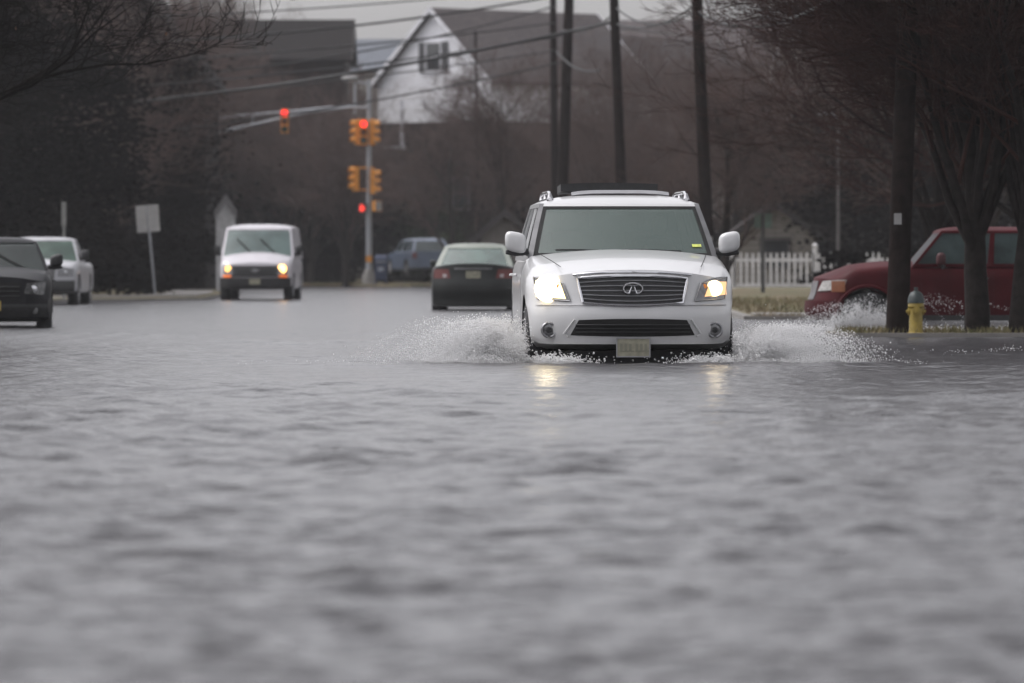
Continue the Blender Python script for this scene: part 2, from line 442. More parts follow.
        if pillar is frame:
            fr.v and fr.add(pl.v, pl.f)
        else:
            for sd in (-1, 1):
                pm = MB(); strip(pm, F, sd*ap, sd*1, 0, 1, (0, .05, 0)); strip(pm, lambda v, t: S(v, t, sd), 0, pil*.6, 0, 1, (-sd*.04, 0, 0), 2, 6); pm.obj('pillar', pillar, s.root, 50)
        fr.obj('cabin_frame', frame, s.root, 50)
        def RF(u, v):
            uu = -1+2*u
            a = F(uu, 1); b = Bk(uu, 1)
            p = a.lerp(b, v)
            e = min(1, v/.22, (1-v)/.12); e = 1-(1-e)**2
            k = (1-abs(uu)**4)
            p.z += crown*(.25*k**.5+.75*k*e) if e > 0 else 0
            return p
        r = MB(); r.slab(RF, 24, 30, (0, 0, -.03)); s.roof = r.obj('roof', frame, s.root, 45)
        s.RF = RF
    def mirror(s, side, y, z, x0, reach, cap, size=(.24, .21), parent=None):
        sw, sh = size; xo = side*(x0+reach-sw/2)
        m = MB()
        # housing: rounded shell (superellipsoid), flat towards the rear
        nu, nv = 18, 10
        def fn(u, v):
            a = 2*math.pi*u; b = -math.pi/2+math.pi*v
            ca = math.copysign(abs(math.cos(a))**.6, math.cos(a)); sa = math.copysign(abs(math.sin(a))**.6, math.sin(a))
            cb = abs(math.cos(b))**.6; sb = math.copysign(abs(math.sin(b))**.8, math.sin(b))
            return (xo+sw/2*ca*cb*(1-.12*side*0), y+.07*sb, z+sh/2*sa*cb+(.02*ca*cb*side))
        m.grid(fn, nu, nv)
        mo = m.obj('mirror', cap, s.root, 60)
        g = MB(); g.tube([(side*x0, y+.04, z-sh*.45), (side*(x0+reach*.5), y+.03, z-sh*.52), (xo+side*sw*.45, y+.01, z-sh*.48)], [.035, .032, .02], 8)
        g.obj('mirror_arm', black_pl, mo, 60)
        return mo

# ================================================================== hero SUV
def hero():
    st = [(0,.955,.40,1.03,1.115),(.5,1.0,.33,1.12,1.20),(1.0,1.012,.28,1.175,1.265),(1.7,1.012,.28,1.25,1.32),(2.4,1.012,.28,1.22,1.28),(3.6,1.012,.28,1.23,1.28),(4.6,.99,.32,1.25,1.28),(5.1,.95,.42,1.25,1.27)]
    D = .20
    Y = 57.55
    c = Car('white_suv', 'large white SUV with lit headlights driving through flood water, throwing spray', 'suv',
            (gx(633.3, Y), Y, -D), R(2.2), st, paint_white, c_front=.42, p_front=3.1,
            vprof=[(.25,.16),(.34,.10),(.40,.05),(.52,.015),(.66,0),(.74,.015),(.79,.05),(.85,.06),(1.08,.12),(1.14,.16),(1.3,.2)])
    c.body([(.98,.41),(4.05,.41)], .41)
    gr = c.panel('grille', [(-.48,.80),(.48,.80),(.53,1.035),(-.53,1.035)], black_pl, off=.006, thick=.03, nx=20, top=.025, bot=-.03)
    # chrome surround
    def edge(pts, r, name, m, parent):
        mb = MB(); mb.tube([(x, c.f(x, z)-.018, z) for x, z in pts], r, 6); return mb.obj(name, m, parent, 60)
    def lerp(a, b, n=14, bulge=0): return [(a[0]+(b[0]-a[0])*i/n, a[1]+(b[1]-a[1])*i/n+4*bulge*(i/n)*(1-i/n)) for i in range(n+1)]
    loop = lerp((-.48,.80),(.48,.80),14,-.03)+lerp((.48,.80),(.53,1.035),4)[1:]+lerp((.53,1.035),(-.53,1.035),14,.025)[1:]+lerp((-.53,1.035),(-.48,.80),4)[1:]
    edge(loop, .016, 'grille_surround', chrome, gr)
    for k in range(5):
        z = .838+.038*k+.001; hw = .478+.008*k
        sl = MB(); n = 18
        def fn(u, v, z=z, hw=hw):
            x = -hw+2*hw*u; zz = z+(-.028+.052*(k/4))*(4*u*(1-u))*.9
            return (x, c.f(x, zz)-.012-.014*math.sin(math.pi*v), zz-.007+.014*v)
        sl.slab(fn, n, 3, (0, .012, 0)); sl.obj('grille_bar', alloy, gr, 50)
    # emblem : oval with an open road rising to a point
    em = MB(); ex, ez = 0., .935; fy = c.f(0, ez)-.045
    ov = []
    for t in np.linspace(-math.pi/2+.42, 1.5*math.pi-.42, 30):
        ov.append((ex+.092*math.cos(t), fy, ez+.052*math.sin(t)))
    em.tube(ov, [.012]*30, 6)
    em.tube([ov[0], (ex+.012, fy, ez+.018)], [.011, .006], 6); em.tube([ov[-1], (ex-.012, fy, ez+.018)], [.011, .006], 6)
    em.obj('emblem', chrome, gr, 60)
    # hood leading-edge chrome strip
    edge(lerp((-.57,1.065),(.57,1.065),20,.03), .012, 'hood_trim', chrome, c.root)
    # hood shut lines
    for sd in (-1, 1):
        hl = MB(); pts = []
        for i in range(12):
            y = .42+i*.11; side, top = c.ring(y); x = side[-1][0]*(.76+.012*i)
            w, zb, zs, zt = c.par(y); z = zs+(zt-zs)*(1-(x/side[-1][0])**2.2)
            pts.append((sd*x, y, z+.001))
        hl.tube(pts, .0035, 5); hl.obj('hood_seam', black_hole, c.root)
    # raised bonnet creases
    # bumper features
    c.panel('lower_intake', [(-.60,.485),(.60,.485),(.52,.632),(-.52,.632)], black_hole, off=.004, thick=.02, nx=20, bot=-.012, top=.012)
    ins = MB()
    for k in range(3):
        z = .515+.035*k
        ins.tube([(x, c.f(x, z)-.012, z) for x in np.linspace(-.55, .55, 16)], .006, 5)
    ins.obj('intake_mesh', black_pl, c.root)
    edge([(-.62,.475),(-.66,.50),(-.56,.638)], .010, 'bumper_crease', paint_white, c.root)
    edge([(.62,.475),(.66,.50),(.56,.638)], .010, 'bumper_crease', paint_white, c.root)
    edge(lerp((-.92,.775),(.92,.775),24,.0), .004, 'bumper_seam', silver_pl, c.root)
    c.panel('bumper_valance', [(-.84,.20),(.84,.20),(.90,.335),(-.90,.335)], black_pl, off=-.05, thick=.03, nx=16, nz=3)
    for sd in (-1, 1):
        fo = c.ringpart('fog_lamp', sd*.80, .535, .068, .014, silver_pl, off=.03)
        c.disc('lens', sd*.80, .535, .066, lamp_clear, off=.03, thick=.1, parent=fo)
        c.disc('bulb', sd*.80, .535, .030, black_pl, off=.038, parent=fo)
        hc = [(.60,.815),(.91,.835),(.94,1.045),(.665,.985)] if sd > 0 else [(-.91,.835),(-.60,.815),(-.665,.985),(-.94,1.045)]
        h = c.panel('headlight', hc, lamp_clear, off=.012, thick=.04, nx=10, nz=8, top=.022)
        # dark bezel rim and inner lamp; bulb size and glowing panel stand in for bloom
        pts = [hc[0], hc[1], hc[2], hc[3], hc[0]]
        edge([p for i in range(4) for p in lerp(pts[i], pts[i+1], 6)], .005, 'bezel', silver_pl, h)
        lx = sd*(.80 if sd > 0 else .80)
        c.disc('bulb', lx, .935, .078 if sd > 0 else .135, beam_dim if sd > 0 else beam, off=.065, thick=.11, parent=h)
        lit = ((.70,.93,.885,1.0),(.64,.92,.865,1.01))[0 if sd > 0 else 1]
        c.panel('glow_reflector', [(sd*lit[0],lit[2]-.03),(sd*lit[1],lit[2]-.01),(sd*lit[1],lit[3]),(sd*(lit[0]+.06),lit[3])] if sd > 0 else [(-lit[1],lit[2]-.01),(-lit[0],lit[2]-.03),(-lit[0]-.06,lit[3]),(-lit[1],lit[3])], refl_dim if sd > 0 else refl, off=.022, thick=.02, nx=8, nz=6, parent=h)
        c.disc('turn_lens', sd*.70, .955, .024, amber, off=.016, parent=h)
    # licence plate
    pl = MB(); py = c.f(0, .4)-.05; pl.box(-.155,.155,py-.006,py,.285,.455)
    p = pl.obj('license_plate', plate_m, c.root)
    fr = MB()
    for (a, b, d, e) in ((-.165,.165,.275,.287),(-.165,.165,.453,.465),(-.165,-.153,.287,.453),(.153,.165,.287,.453)): fr.box(a, b, py-.012, py+.004, d, e)
    fr.obj('plate_frame', silver_pl, p)
    ch = MB(); rnd = random.Random(4)
    for k in range(6):
        x = -.115+k*.043+(.02 if k > 2 else 0)
        ch.box(x-.012, x+.012, py-.009, py-.0062, .335, .405); ch.box(x-.012, x+.032, py-.009, py-.0062, .330, .338)
    ch.obj('plate_marks', mat('plate_smudge', (.17,.165,.125), .6), p)
    # cabin
    c.cabin(1.60, 2.33, 4.72, 5.0, .945, .795, 1.205, 1.775, crown=.09, bowf=.16, frame=paint_white, pillar=mat('pillar_grey', (.11,.11,.115), .4, .2),
            glass_f=windshield_m, glass_s=glass_dark, tfr=(.0,.95), splits=(.37,.70))
    # black ceramic band round the screen
    bd = MB()
    F = c.F
    for a0, a1, t0, t1 in ((-.945,-.90,.05,.95),(.90,.945,.05,.95),(-.90,.90,.905,.95),(-.90,.90,.05,.13)):
        bd.slab(lambda u, v: F(a0+(a1-a0)*u, t0+(t1-t0)*v)+Vector((0,.006,0)), 10, 4, (0,.004,0))
    bd.obj('glass_border', black_hole, c.ws)
    sk = MB(); sk.slab(lambda u, v: F(.76+.10*u, .235+.05*v)+Vector((0,.002,0)), 2, 2, (0,-.003,0)); sk.obj('sticker', sticker, c.ws)
    # wipers
    for a, b in ((-.1, -.72), (.62, -.02)):
        w = MB(); pts = [F(a+(b-a)*t, .155+.03*math.sin(t*2))+Vector((0,-.025,.0)) for t in np.linspace(0, 1, 8)]
        w.tube(pts, [.016]+[.009]*7, 5); w.obj('wiper', black_hole, c.root)
    # roof furniture : side rails and tilted dark sunroof glass with deflector
    for sd in (-1, 1):
        rl = MB(); pts = []
        for i, v in enumerate(np.linspace(.06, .95, 14)):
            q = c.RF(.5+sd*.43, v); e = min(1, i/1.6, (13-i)/1.6)
            pts.append((q.x, q.y, q.z+.012+.055*e))
        rl.tube(pts, .019, 8); rl.obj('roof_rail', chrome, c.root, 60)
        for v in (.10, .5, .9):
            ft = MB(); q = c.RF(.5+sd*.43, v); ft.tube([(q.x, q.y-.05, q.z-.01), (q.x, q.y, q.z+.06)], [.04, .018], 6)
            ft.obj('rail_foot', silver_pl, c.root, 60)
    q = c.RF(.5, .2)
    sr = MB(); sr.slab(lambda u, v: Vector((-.56+.98*u, q.y+.15+.75*v, q.z+.092+.02*(1-v)+.012*(1-(2*u-1)**2))), 14, 4, (0,0,-.075)); sr.obj('sunroof_panel', black_pl, c.root, 50)
    df = MB(); df.slab(lambda u, v: Vector((-.46+.98*u, q.y-.08+.10*v, q.z-.006+.034*v+.022*(1-(2*u-1)**4))), 14, 3, (0,.012,-.01)); df.obj('sunroof_deflector', silver_pl, c.root, 50)
    # mirrors
    for sd in (-1, 1): c.mirror(sd, 1.82, 1.385, .93, .235, paint_white, (.215,.205))
    # doors
    for sd in (-1, 1):
        c.door(1.62, 2.72, .45, 1.19, sd); c.door(2.74, 3.62, .45, 1.19, sd)
        mo = MB(); mo.box(*sorted((sd*.995, sd*1.03)), 1.45, 3.6, .34, .40); mo.obj('running_board', black_pl, c.root)
    for x in (-.87, .87):
        for y in (.98, 4.05): c.wheel(x, y, .41, .41, .27)
    # rear lamps
    for sd in (-1, 1):
        cc = [(.72,.95),(.93,.95),(.93,1.22),(.80,1.22)] if sd > 0 else [(-.93,.95),(-.72,.95),(-.80,1.22),(-.93,1.22)]
        c.panel('tail_light', cc, red_lens, off=.01, rear=True, nx=4)
    # interior
    it = MB(); it.box(-.85,.85,1.95,2.2,1.15,1.30); it.obj('dashboard', seat_m, c.root)
    for x in (-.40, .40):
        for y in (2.75, 3.7):
            s_ = MB()
            s_.slab(lambda u, v: Vector((x-.25+.5*u, y+.10*v+.03*math.cos(u*6.28), 1.0+.5*v)), 6, 4, (0,.12,0))
            s_.slab(lambda u, v: Vector((x-.12+.24*u, y+.11+.02*math.cos(u*6.28), 1.53+.16*v)), 4, 3, (0,.09,0))
            s_.obj('seat', seat_m, c.root, 50)
    sw = MB(); sw.tube([(.40+.19*math.cos(t), 2.35+.07*math.sin(t), 1.27+.17*math.sin(t)) for t in np.linspace(0, 6.283, 20)], .014, 6, False); sw.obj('steering_wheel', black_pl, c.root, 60)
    rv = MB(); rv.slab(lambda u, v: F(-.13+.26*u, .80+.08*v)+Vector((0,.10,0)), 4, 2, (0,.02,0)); rv.obj('rear_view_mirror', black_pl, c.root)
    # driver (behind the wheel, only a dim shape through the glass)
    return c
suv = hero()

# driver of the SUV, dim behind the screen
# skin layer needs bmesh; build through a bmesh skin layer
def skin_person(c):
    me = bpy.data.meshes.new('person'); bm = bmesh.new(); lay = bm.verts.layers.skin.verify()
    J = [((.42,2.72,.98),.17),((.42,2.74,1.18),.18),((.42,2.74,1.36),.16),((.42,2.72,1.46),.06),((.42,2.70,1.53),.075),((.42,2.69,1.60),.09),((.42,2.70,1.67),.065),
         ((.60,2.72,1.36),.07),((.64,2.58,1.20),.05),((.55,2.42,1.33),.035),((.24,2.72,1.36),.07),((.20,2.58,1.20),.05),((.27,2.42,1.35),.035)]
    vs = []
    for i, (p, r) in enumerate(J):
        v = bm.verts.new(p); v[lay].radius = (r, r*.8 if i < 3 else r); v[lay].use_root = (i == 0); vs.append(v)
    for a, b in ((0,1),(1,2),(2,3),(3,4),(4,5),(5,6),(2,7),(7,8),(8,9),(2,10),(10,11),(11,12)): bm.edges.new((vs[a], vs[b]))
    bm.to_mesh(me); bm.free()
    me.materials.append(mat('dark_coat', (.04,.04,.045), .9))
    me.materials.append(mat('skin', (.35,.22,.16), .6))
    o = bpy.data.objects.new('person', me); C.objects.link(o)
    o.modifiers.new('s', 'SKIN'); sb = o.modifiers.new('b', 'SUBSURF'); sb.levels = sb.render_levels = 2
    bpy.context.view_layer.update()
    m2 = bpy.data.meshes.new_from_object(o.evaluated_get(bpy.context.evaluated_depsgraph_get()))
    o.modifiers.clear(); o.data = m2
    for p in m2.polygons:
        p.use_smooth = True
        z = p.center.z; y = p.center.y
        p.material_index = 1 if (z > 1.455 and abs(p.center.x-.42) < .13) or y < 2.455 else 0
    o.matrix_world = c.root.matrix_basis.copy()
    tag(o, 'driver in a dark coat holding the steering wheel inside the white SUV', 'person')
    return o
skin_person(suv)

# ================================================================== white van
def van():
    st = [(0,.93,.42,1.0,1.07),(.45,.98,.40,1.18,1.28),(.95,1.0,.36,1.24,1.37),(1.5,1.0,.34,1.25,1.30),(3.5,1.0,.34,1.2,1.25),(5.3,.99,.38,1.2,1.22),(5.6,.96,.45,1.2,1.22)]
    Y = 162
    c = Car('white_van', 'white cargo van with yellow lit headlights and black bumper approaching on the flooded road', 'van',
            (gx(255, Y), Y, -.06), R(-1.2), st, paint_cream, c_front=.16, p_front=5, vprof=[(.3,.06),(.45,.02),(.7,0),(.95,.05),(1.1,.1)], c_rear=.1)
    c.body([(.95,.38),(4.4,.38)], .38)
    c.cabin(.92, 1.65, 5.35, 5.55, .985, .88, 1.18, 2.02, crown=.10, bowf=.12, bowr=.03, splits=(.24,.5,.76), glass_f=glass_teal, glass_s=glass_dark, tfr=(.0,.93), sidewins=(0,))
    c.panel('grille', [(-.86,.68),(.86,.68),(.84,.985),(-.84,.985)], black_pl, off=.012, nx=16)
    gm = MB()
    for k in range(3): gm.tube([(x, c.f(x,.74+.07*k)-.022, .74+.07*k) for x in np.linspace(-.5,.5,8)], .01, 5)
    gm.obj('grille_bar', sig_black, c.root)
    c.panel('bumper', [(-.96,.40),(.96,.40),(.96,.66),(-.96,.66)], black_pl, off=.07, thick=.12, nx=20)
    # bow-tie badge
    em = MB(); y = c.f(0,.85)-.05; em.box(-.11,.11,y,y+.02,.83,.87); em.box(-.05,.05,y-.002,y+.02,.805,.895); em.obj('emblem', silver_pl, c.root)
    p = MB(); y = c.f(0,.55)-.10; p.box(-.15,.15,y,y+.01,.48,.63); p.obj('license_plate', plate_m, c.root)
    for sd in (-1, 1):
        x0 = .60; cc = [(x0,.72),(.86,.72),(.86,.96),(x0,.96)] if sd > 0 else [(-.86,.72),(-x0,.72),(-x0,.96),(-.86,.96)]
        h = c.panel('headlight', cc, lamp_clear, off=.03, nx=6)
        c.disc('bulb', sd*.73, .90, .085 if sd < 0 else .115, beam_warm if sd < 0 else beam_warm2, off=.05, parent=h)
        c.panel('turn_signal', [(sd*.76-.11,.67),(sd*.76+.11,.67),(sd*.76+.11,.735),(sd*.76-.11,.735)], amber_lit, off=.045, nx=4, nz=2)
        c.mirror(sd, 1.35, 1.42, .95, .24, black_pl, (.17,.27))
        c.door(1.25, 2.25, .5, 1.15, sd)
        for y in (.95, 4.4): c.wheel(sd*.86, y, .38, .38, .26)
    for a, b in ((-.1,-.62),(.55,.08)):
        w = MB(); pts = [c.F(a+(b-a)*t, .12+.52*t)+Vector((0,-.02,0)) for t in (0,.5,1)]; w.tube(pts, .017, 5); w.obj('wiper', black_hole, c.root)
    for x in (-.4, .4):
        pass
    return c
van()

# ================================================================== dark SUV far left
def dark_suv():
    st = [(0,.86,.34,.90,.98),(.4,.91,.30,1.0,1.08),(1.1,.925,.28,1.06,1.14),(1.6,.925,.28,1.07,1.12),(3.5,.925,.28,1.09,1.12),(4.3,.91,.34,1.1,1.13),(4.5,.88,.4,1.1,1.12)]
    Y = 91
    c = Car('black_suv', 'black SUV parked at the left edge facing the camera, nearest of the parked cars', 'suv', (gx(-9, Y), Y, -.20), R(4.3), st, paint_black,
            c_front=.28, p_front=3.4, vprof=[(.3,.08),(.5,0),(.65,.02),(.95,.08),(1.1,.14)])
    c.body([(.85,.36),(3.55,.36)], .36)
    c.cabin(1.25, 1.95, 4.1, 4.4, .86, .68, 1.06, 1.52, crown=.07, glass_f=mat('glass_left', (.015,.022,.020), .1, 0, .3, 2, spec=.35), tfr=(0,.94), splits=(.38,.72))
    g = c.panel('grille', [(-.42,.62),(.42,.62),(.46,.88),(-.46,.88)], black_hole, off=.01, nx=12)
    for k in range(3): 
        m = MB(); m.tube([(x, c.f(x,.68+.07*k)-.02, .68+.07*k) for x in np.linspace(-.43,.43,8)], .010, 5); m.obj('grille_bar', black_pl, g)
    c.panel('bumper', [(-.84,.36),(.84,.36),(.86,.56),(-.86,.56)], black_pl, off=.05, thick=.08, nx=18)
    p = MB(); y = c.f(0,.5)-.085; p.box(-.15,.15,y,y+.01,.46,.61); p.obj('license_plate', plate_y, c.root)
    for sd in (-1, 1):
        cc = [(.50,.72),(.80,.70),(.83,.90),(.54,.88)] if sd > 0 else [(-.80,.70),(-.50,.72),(-.54,.88),(-.83,.90)]
        h = c.panel('headlight', cc, mat('lamp_dim', (.10,.10,.10), .2, .3, .3, 20), off=.015, nx=8); c.disc('bulb', sd*.64, .79, .06, chrome, off=.02, parent=h)
        c.disc('fog_lamp', sd*.66, .46, .055, mat('lamp_dim', (.10,.10,.10)), off=.058)
        c.mirror(sd, 1.5, 1.22, .86, .23, black_pl, (.2,.2))
        c.door(1.45, 2.4, .42, 1.04, sd); c.door(2.42, 3.2, .42, 1.04, sd)
        for y in (.85, 3.55): c.wheel(sd*.80, y, .36, .36, .24)
    for a, b in ((-.05,-.6),(.6,.1)):
        w = MB(); w.tube([c.F(a+(b-a)*t, .1+.5*t)+Vector((0,-.02,0)) for t in (0,.5,1)], .012, 5); w.obj('wiper', black_hole, c.root)
dark_suv()

# ================================================================== white pickup at left
def white_pickup():
    st = [(0,.92,.42,.98,1.06),(.4,.965,.38,1.08,1.15),(1.2,.98,.36,1.13,1.2),(1.8,.98,.36,1.13,1.17),(3.4,.98,.36,1.13,1.17),(3.5,.98,.36,1.1,1.11),(5.5,.97,.40,1.1,1.11)]
    Y = 142
    c = Car('white_pickup_truck', 'white pickup truck with black bumper parked behind the black SUV at left', 'pickup truck', (gx(35, Y), Y, -.10), R(-.3), st, mat('paint_white_truck', (.36,.36,.38), .35, 0, .1, 3, coat=.3),
            c_front=.22, p_front=4, vprof=[(.3,.08),(.5,0),(.7,.02),(1.0,.08),(1.2,.14)], c_rear=.05)
    c.body([(.92,.40),(4.5,.40)], .40, bed=(-.82,.82,3.65,5.4,.75,1.4))
    c.cabin(1.35, 2.05, 3.25, 3.5, .93, .74, 1.12, 1.66, crown=.06, glass_f=mat('glass_green', (.04,.07,.055), .1, 0, .3, 2, spec=.4), tfr=(0,.94), splits=(.6,))
    c.panel('grille', [(-.45,.70),(.45,.70),(.48,.98),(-.48,.98)], mat('grille_grey', (.10,.10,.10), .4, .3), off=.01, nx=12)
    c.panel('bumper', [(-.92,.40),(.92,.40),(.93,.68),(-.93,.68)], mat('bumper_dark', (.03,.03,.03), .5), off=.06, thick=.1, nx=18)
    p = MB(); y = c.f(0,.5)-.085; p.box(-.15,.15,y,y+.01,.46,.61); p.obj('license_plate', plate_m, c.root)
    for sd in (-1, 1):
        cc = [(.52,.78),(.88,.78),(.90,.96),(.54,.96)] if sd > 0 else [(-.88,.78),(-.52,.78),(-.54,.96),(-.90,.96)]
        h = c.panel('headlight', cc, lamp_clear, off=.015, nx=8); c.disc('bulb', sd*.7, .87, .06, chrome, off=.02, parent=h)
        c.mirror(sd, 1.65, 1.30, .92, .24, black_pl, (.2,.22))
        c.door(1.5, 2.6, .48, 1.10, sd); c.door(2.62, 3.38, .48, 1.10, sd)
        for y in (.92, 4.5): c.wheel(sd*.85, y, .40, .40, .26)
    an = MB(); an.tube([(-.75,1.2,1.1),(-.75,1.25,1.9)], [.008,.004], 5); an.obj('antenna', black_pl, c.root)
white_pickup()

# ================================================================== dark sedan seen from behind
def sedan():
    st = [(0,.84,.20,.70,.76),(.4,.88,.15,.82,.88),(1.2,.905,.14,.92,.97),(2.4,.905,.13,.95,.98),(3.6,.905,.13,.99,1.02),(4.3,.895,.13,1.00,1.06),(4.75,.86,.15,.98,1.05)]
    Y = 126
    c = Car('dark_sedan', 'dark green sedan seen from behind with sky sheen painted on the roof, next to the white SUV', 'sedan', (gx(479, Y), Y+4.75, -.07), R(180-1.5), st, paint_green,
            c_front=.3, c_rear=.22, rprof=[(.3,.07),(.45,0),(.65,.0),(.72,.04),(1.1,.07)])
    c.body([(.85,.33),(3.75,.33)], .33)
    c.cabin(1.35, 2.2, 3.45, 4.15, .83, .64, .97, 1.42, crown=.06, glass_f=glass_dark, glass_r=mat('rear_glass_pale', (.045,.08,.065), .25, 0, .3, 2, spec=.9, coat=.5), tfr=(0,.94), splits=(.5,), bowr=.14, frame=mat('roof_sky_sheen', (.22,.24,.21), .35, 0, .1, 3, coat=.2), pillar=paint_green)  # sky reflection on the dark roof put into the frame colour
    c.panel('bumper', [(-.84,.22),(.84,.22),(.85,.58),(-.85,.58)], paint_green, off=.05, thick=.08, nx=18, rear=True)
    p = MB(); y = c.fr(0,.8)+.012; p.box(-.155,.155,y,y+.012,.74,.89); p.obj('license_plate', plate_m, c.root)
    for sd in (-1, 1):
        cc = [(.48,.74),(.83,.74),(.83,.93),(.52,.93)] if sd > 0 else [(-.83,.74),(-.48,.74),(-.52,.93),(-.83,.93)]
        t = c.panel('tail_light', cc, red_lens, off=.012, nx=8, rear=True)
        c.panel('reverse_lens', [(sd*.60-.04,.76),(sd*.60+.04,.76),(sd*.60+.04,.83),(sd*.60-.04,.83)], mat('lens_pale', (.4,.36,.36), .3), off=.018, nx=3, nz=2, rear=True, parent=t)
        c.mirror(sd, 1.6, 1.05, .83, .2, paint_green, (.18,.15))
        c.door(1.5, 2.45, .38, .92, sd); c.door(2.47, 3.3, .38, .92, sd)
        for y in (.85, 3.75): c.wheel(sd*.79, y, .33, .33, .22)
        hd = c.panel('headlight', [(sd*.66-.14,.55),(sd*.66+.14,.55),(sd*.66+.14,.68),(sd*.66-.14,.68)], lamp_clear, off=.012, nx=5)
    m = MB(); m.tube([(.15,3.0,1.47),(.15,3.1,1.6)], [.012,.006], 5); m.obj('antenna', black_pl, c.root)
    m = MB(); m.tube([(x, c.fr(x,.94)+.01, .94) for x in np.linspace(-.4,.4,8)], .010, 5); m.obj('boot_trim', silver_pl, c.root)
sedan()

# ================================================================== blue-grey SUV in the distance
def blue_suv():
    st = [(0,.86,.34,.90,.98),(.4,.91,.30,1.0,1.08),(1.1,.925,.28,1.06,1.14),(1.6,.925,.28,1.07,1.12),(3.5,.925,.28,1.09,1.12),(4.3,.91,.34,1.1,1.13),(4.6,.88,.4,1.1,1.12)]
    Y = 262
    c = Car('blue_suv', 'small blue grey SUV far off seen from behind, between mailbox and dark sedan', 'suv', (gx(424, Y)-.9, Y+4.2, .42), R(196), st, paint_blue, c_front=.28, p_front=3.4)
    c.body([(.85,.36),(3.6,.36)], .36)
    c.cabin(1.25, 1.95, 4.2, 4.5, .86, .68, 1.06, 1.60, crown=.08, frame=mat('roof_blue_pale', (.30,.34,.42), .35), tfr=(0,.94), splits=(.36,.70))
    c.panel('grille', [(-.4,.65),(.4,.65),(.42,.85),(-.42,.85)], black_pl, off=.01, nx=8)
    for sd in (-1, 1):
        c.panel('headlight', [(sd*.66-.14,.72),(sd*.66+.14,.72),(sd*.66+.14,.86),(sd*.66-.14,.86)], lamp_clear, off=.012, nx=5)
        c.panel('tail_light', [(sd*.76-.08,.8),(sd*.76+.08,.8),(sd*.76+.08,1.06),(sd*.76-.08,1.06)], red_lens, off=.012, nx=3, rear=True)
        c.mirror(sd, 1.5, 1.22, .86, .2, black_pl, (.18,.17))
        c.door(1.45, 2.4, .42, 1.04, sd); c.door(2.42, 3.2, .42, 1.04, sd)
        for y in (.85, 3.6): c.wheel(sd*.80, y, .36, .36, .24)
blue_suv()

# ================================================================== red pickup, side on
def red_pickup():
    st = [(0,.86,.36,.95,.98),(.35,.92,.34,1.07,1.14),(1.0,.94,.33,1.14,1.22),(1.5,.94,.33,1.15,1.23),(2.0,.94,.36,1.14,1.18),(3.6,.94,.36,1.15,1.18),(3.75,.94,.36,1.15,1.16),(5.4,.93,.42,1.16,1.17)]
    Y = 88
    c = Car('red_pickup_truck', 'dark red pickup truck side on in the flooded side street behind the trees', 'pickup truck', (gx(811, Y), Y+.94, -.21), R(90), st, paint_red,
            c_front=.38, p_front=2.8, vprof=[(.3,.08),(.5,.0),(.65,.01),(.75,.05),(1.0,.10),(1.1,.16)], c_rear=.05)
    c.root.rotation_euler = (0, 0, R(-90))     # nose to -X
    c.body([(.83,.39),(4.05,.39)], .40, bed=(-.80,.80,3.85,5.3,.75,1.4))
    c.cabin(1.45, 1.90, 3.35, 3.62, .90, .76, 1.14, 1.67, crown=.06, bowf=.03, tfr=(0,.94), splits=(.56,), glass_s=mat('glass_truck', (.045,.06,.06), .07, 0, .25, 3, spec=.8), glass_f=mat('glass_truck_front',(.02,.02,.022),.5, spec=.1))
    c.panel('grille', [(-.42,.66),(.42,.66),(.44,.93),(-.44,.93)], mat('grille_dim',(.08,.075,.08),.4), off=.012, nx=12)
    c.panel('bumper', [(-.90,.42),(.90,.42),(.91,.64),(-.91,.64)], paint_red, off=.05, thick=.09, nx=18)
    for sd in (-1, 1):
        cc = [(.50,.78),(.88,.80),(.90,.95),(.58,.93)] if sd > 0 else [(-.88,.80),(-.50,.78),(-.58,.93),(-.90,.95)]
        h = c.panel('headlight', cc, mat('lamp_pale', (.26,.25,.235), .2, 0, .2, 20, coat=.6), off=.02, nx=10)
        m = MB()
        m.slab(lambda u, v: Vector((sd*(c.side_x(.30+.25*u, .76+.18*v)+.006), .30+.20*u, .77+.16*v)), 4, 3, (-sd*.02,0,0))
        m.obj('turn_signal', mat('amber_truck', (.16,.05,.03), .3, 0, .1, 20, emit=(1,.4,.1), estr=.03), c.root, 50)
        c.mirror(sd, 1.9, 1.24, .90, .22, mat('mirror_red', (.04,.003,.005), .6), (.18,.2))
        c.door(1.62, 2.66, .50, 1.10, sd); c.door(2.68, 3.52, .50, 1.10, sd)
        for y in (.83, 4.05): c.wheel(sd*.82, y, .39, .39, .26)
        # flared arch lips
        for y in (.83, 4.05):
            a = MB(); a.tube([(sd*(.945), y+.465*math.cos(t), .39+.465*math.sin(t)) for t in np.linspace(.1, math.pi-.1, 16)], .028, 6); a.obj('wheel_arch', paint_red, c.root, 60)
        c.panel('tail_light', [(sd*.80-.07,.8),(sd*.80+.07,.8),(sd*.80+.07,1.10),(sd*.80-.07,1.10)], red_lens, off=.012, nx=3, rear=True)
        b = MB(); b.box(*sorted((sd*.90, sd*.97)), 1.4, 3.6, .35, .43); b.obj('running_board', black_pl, c.root)
red_pickup()

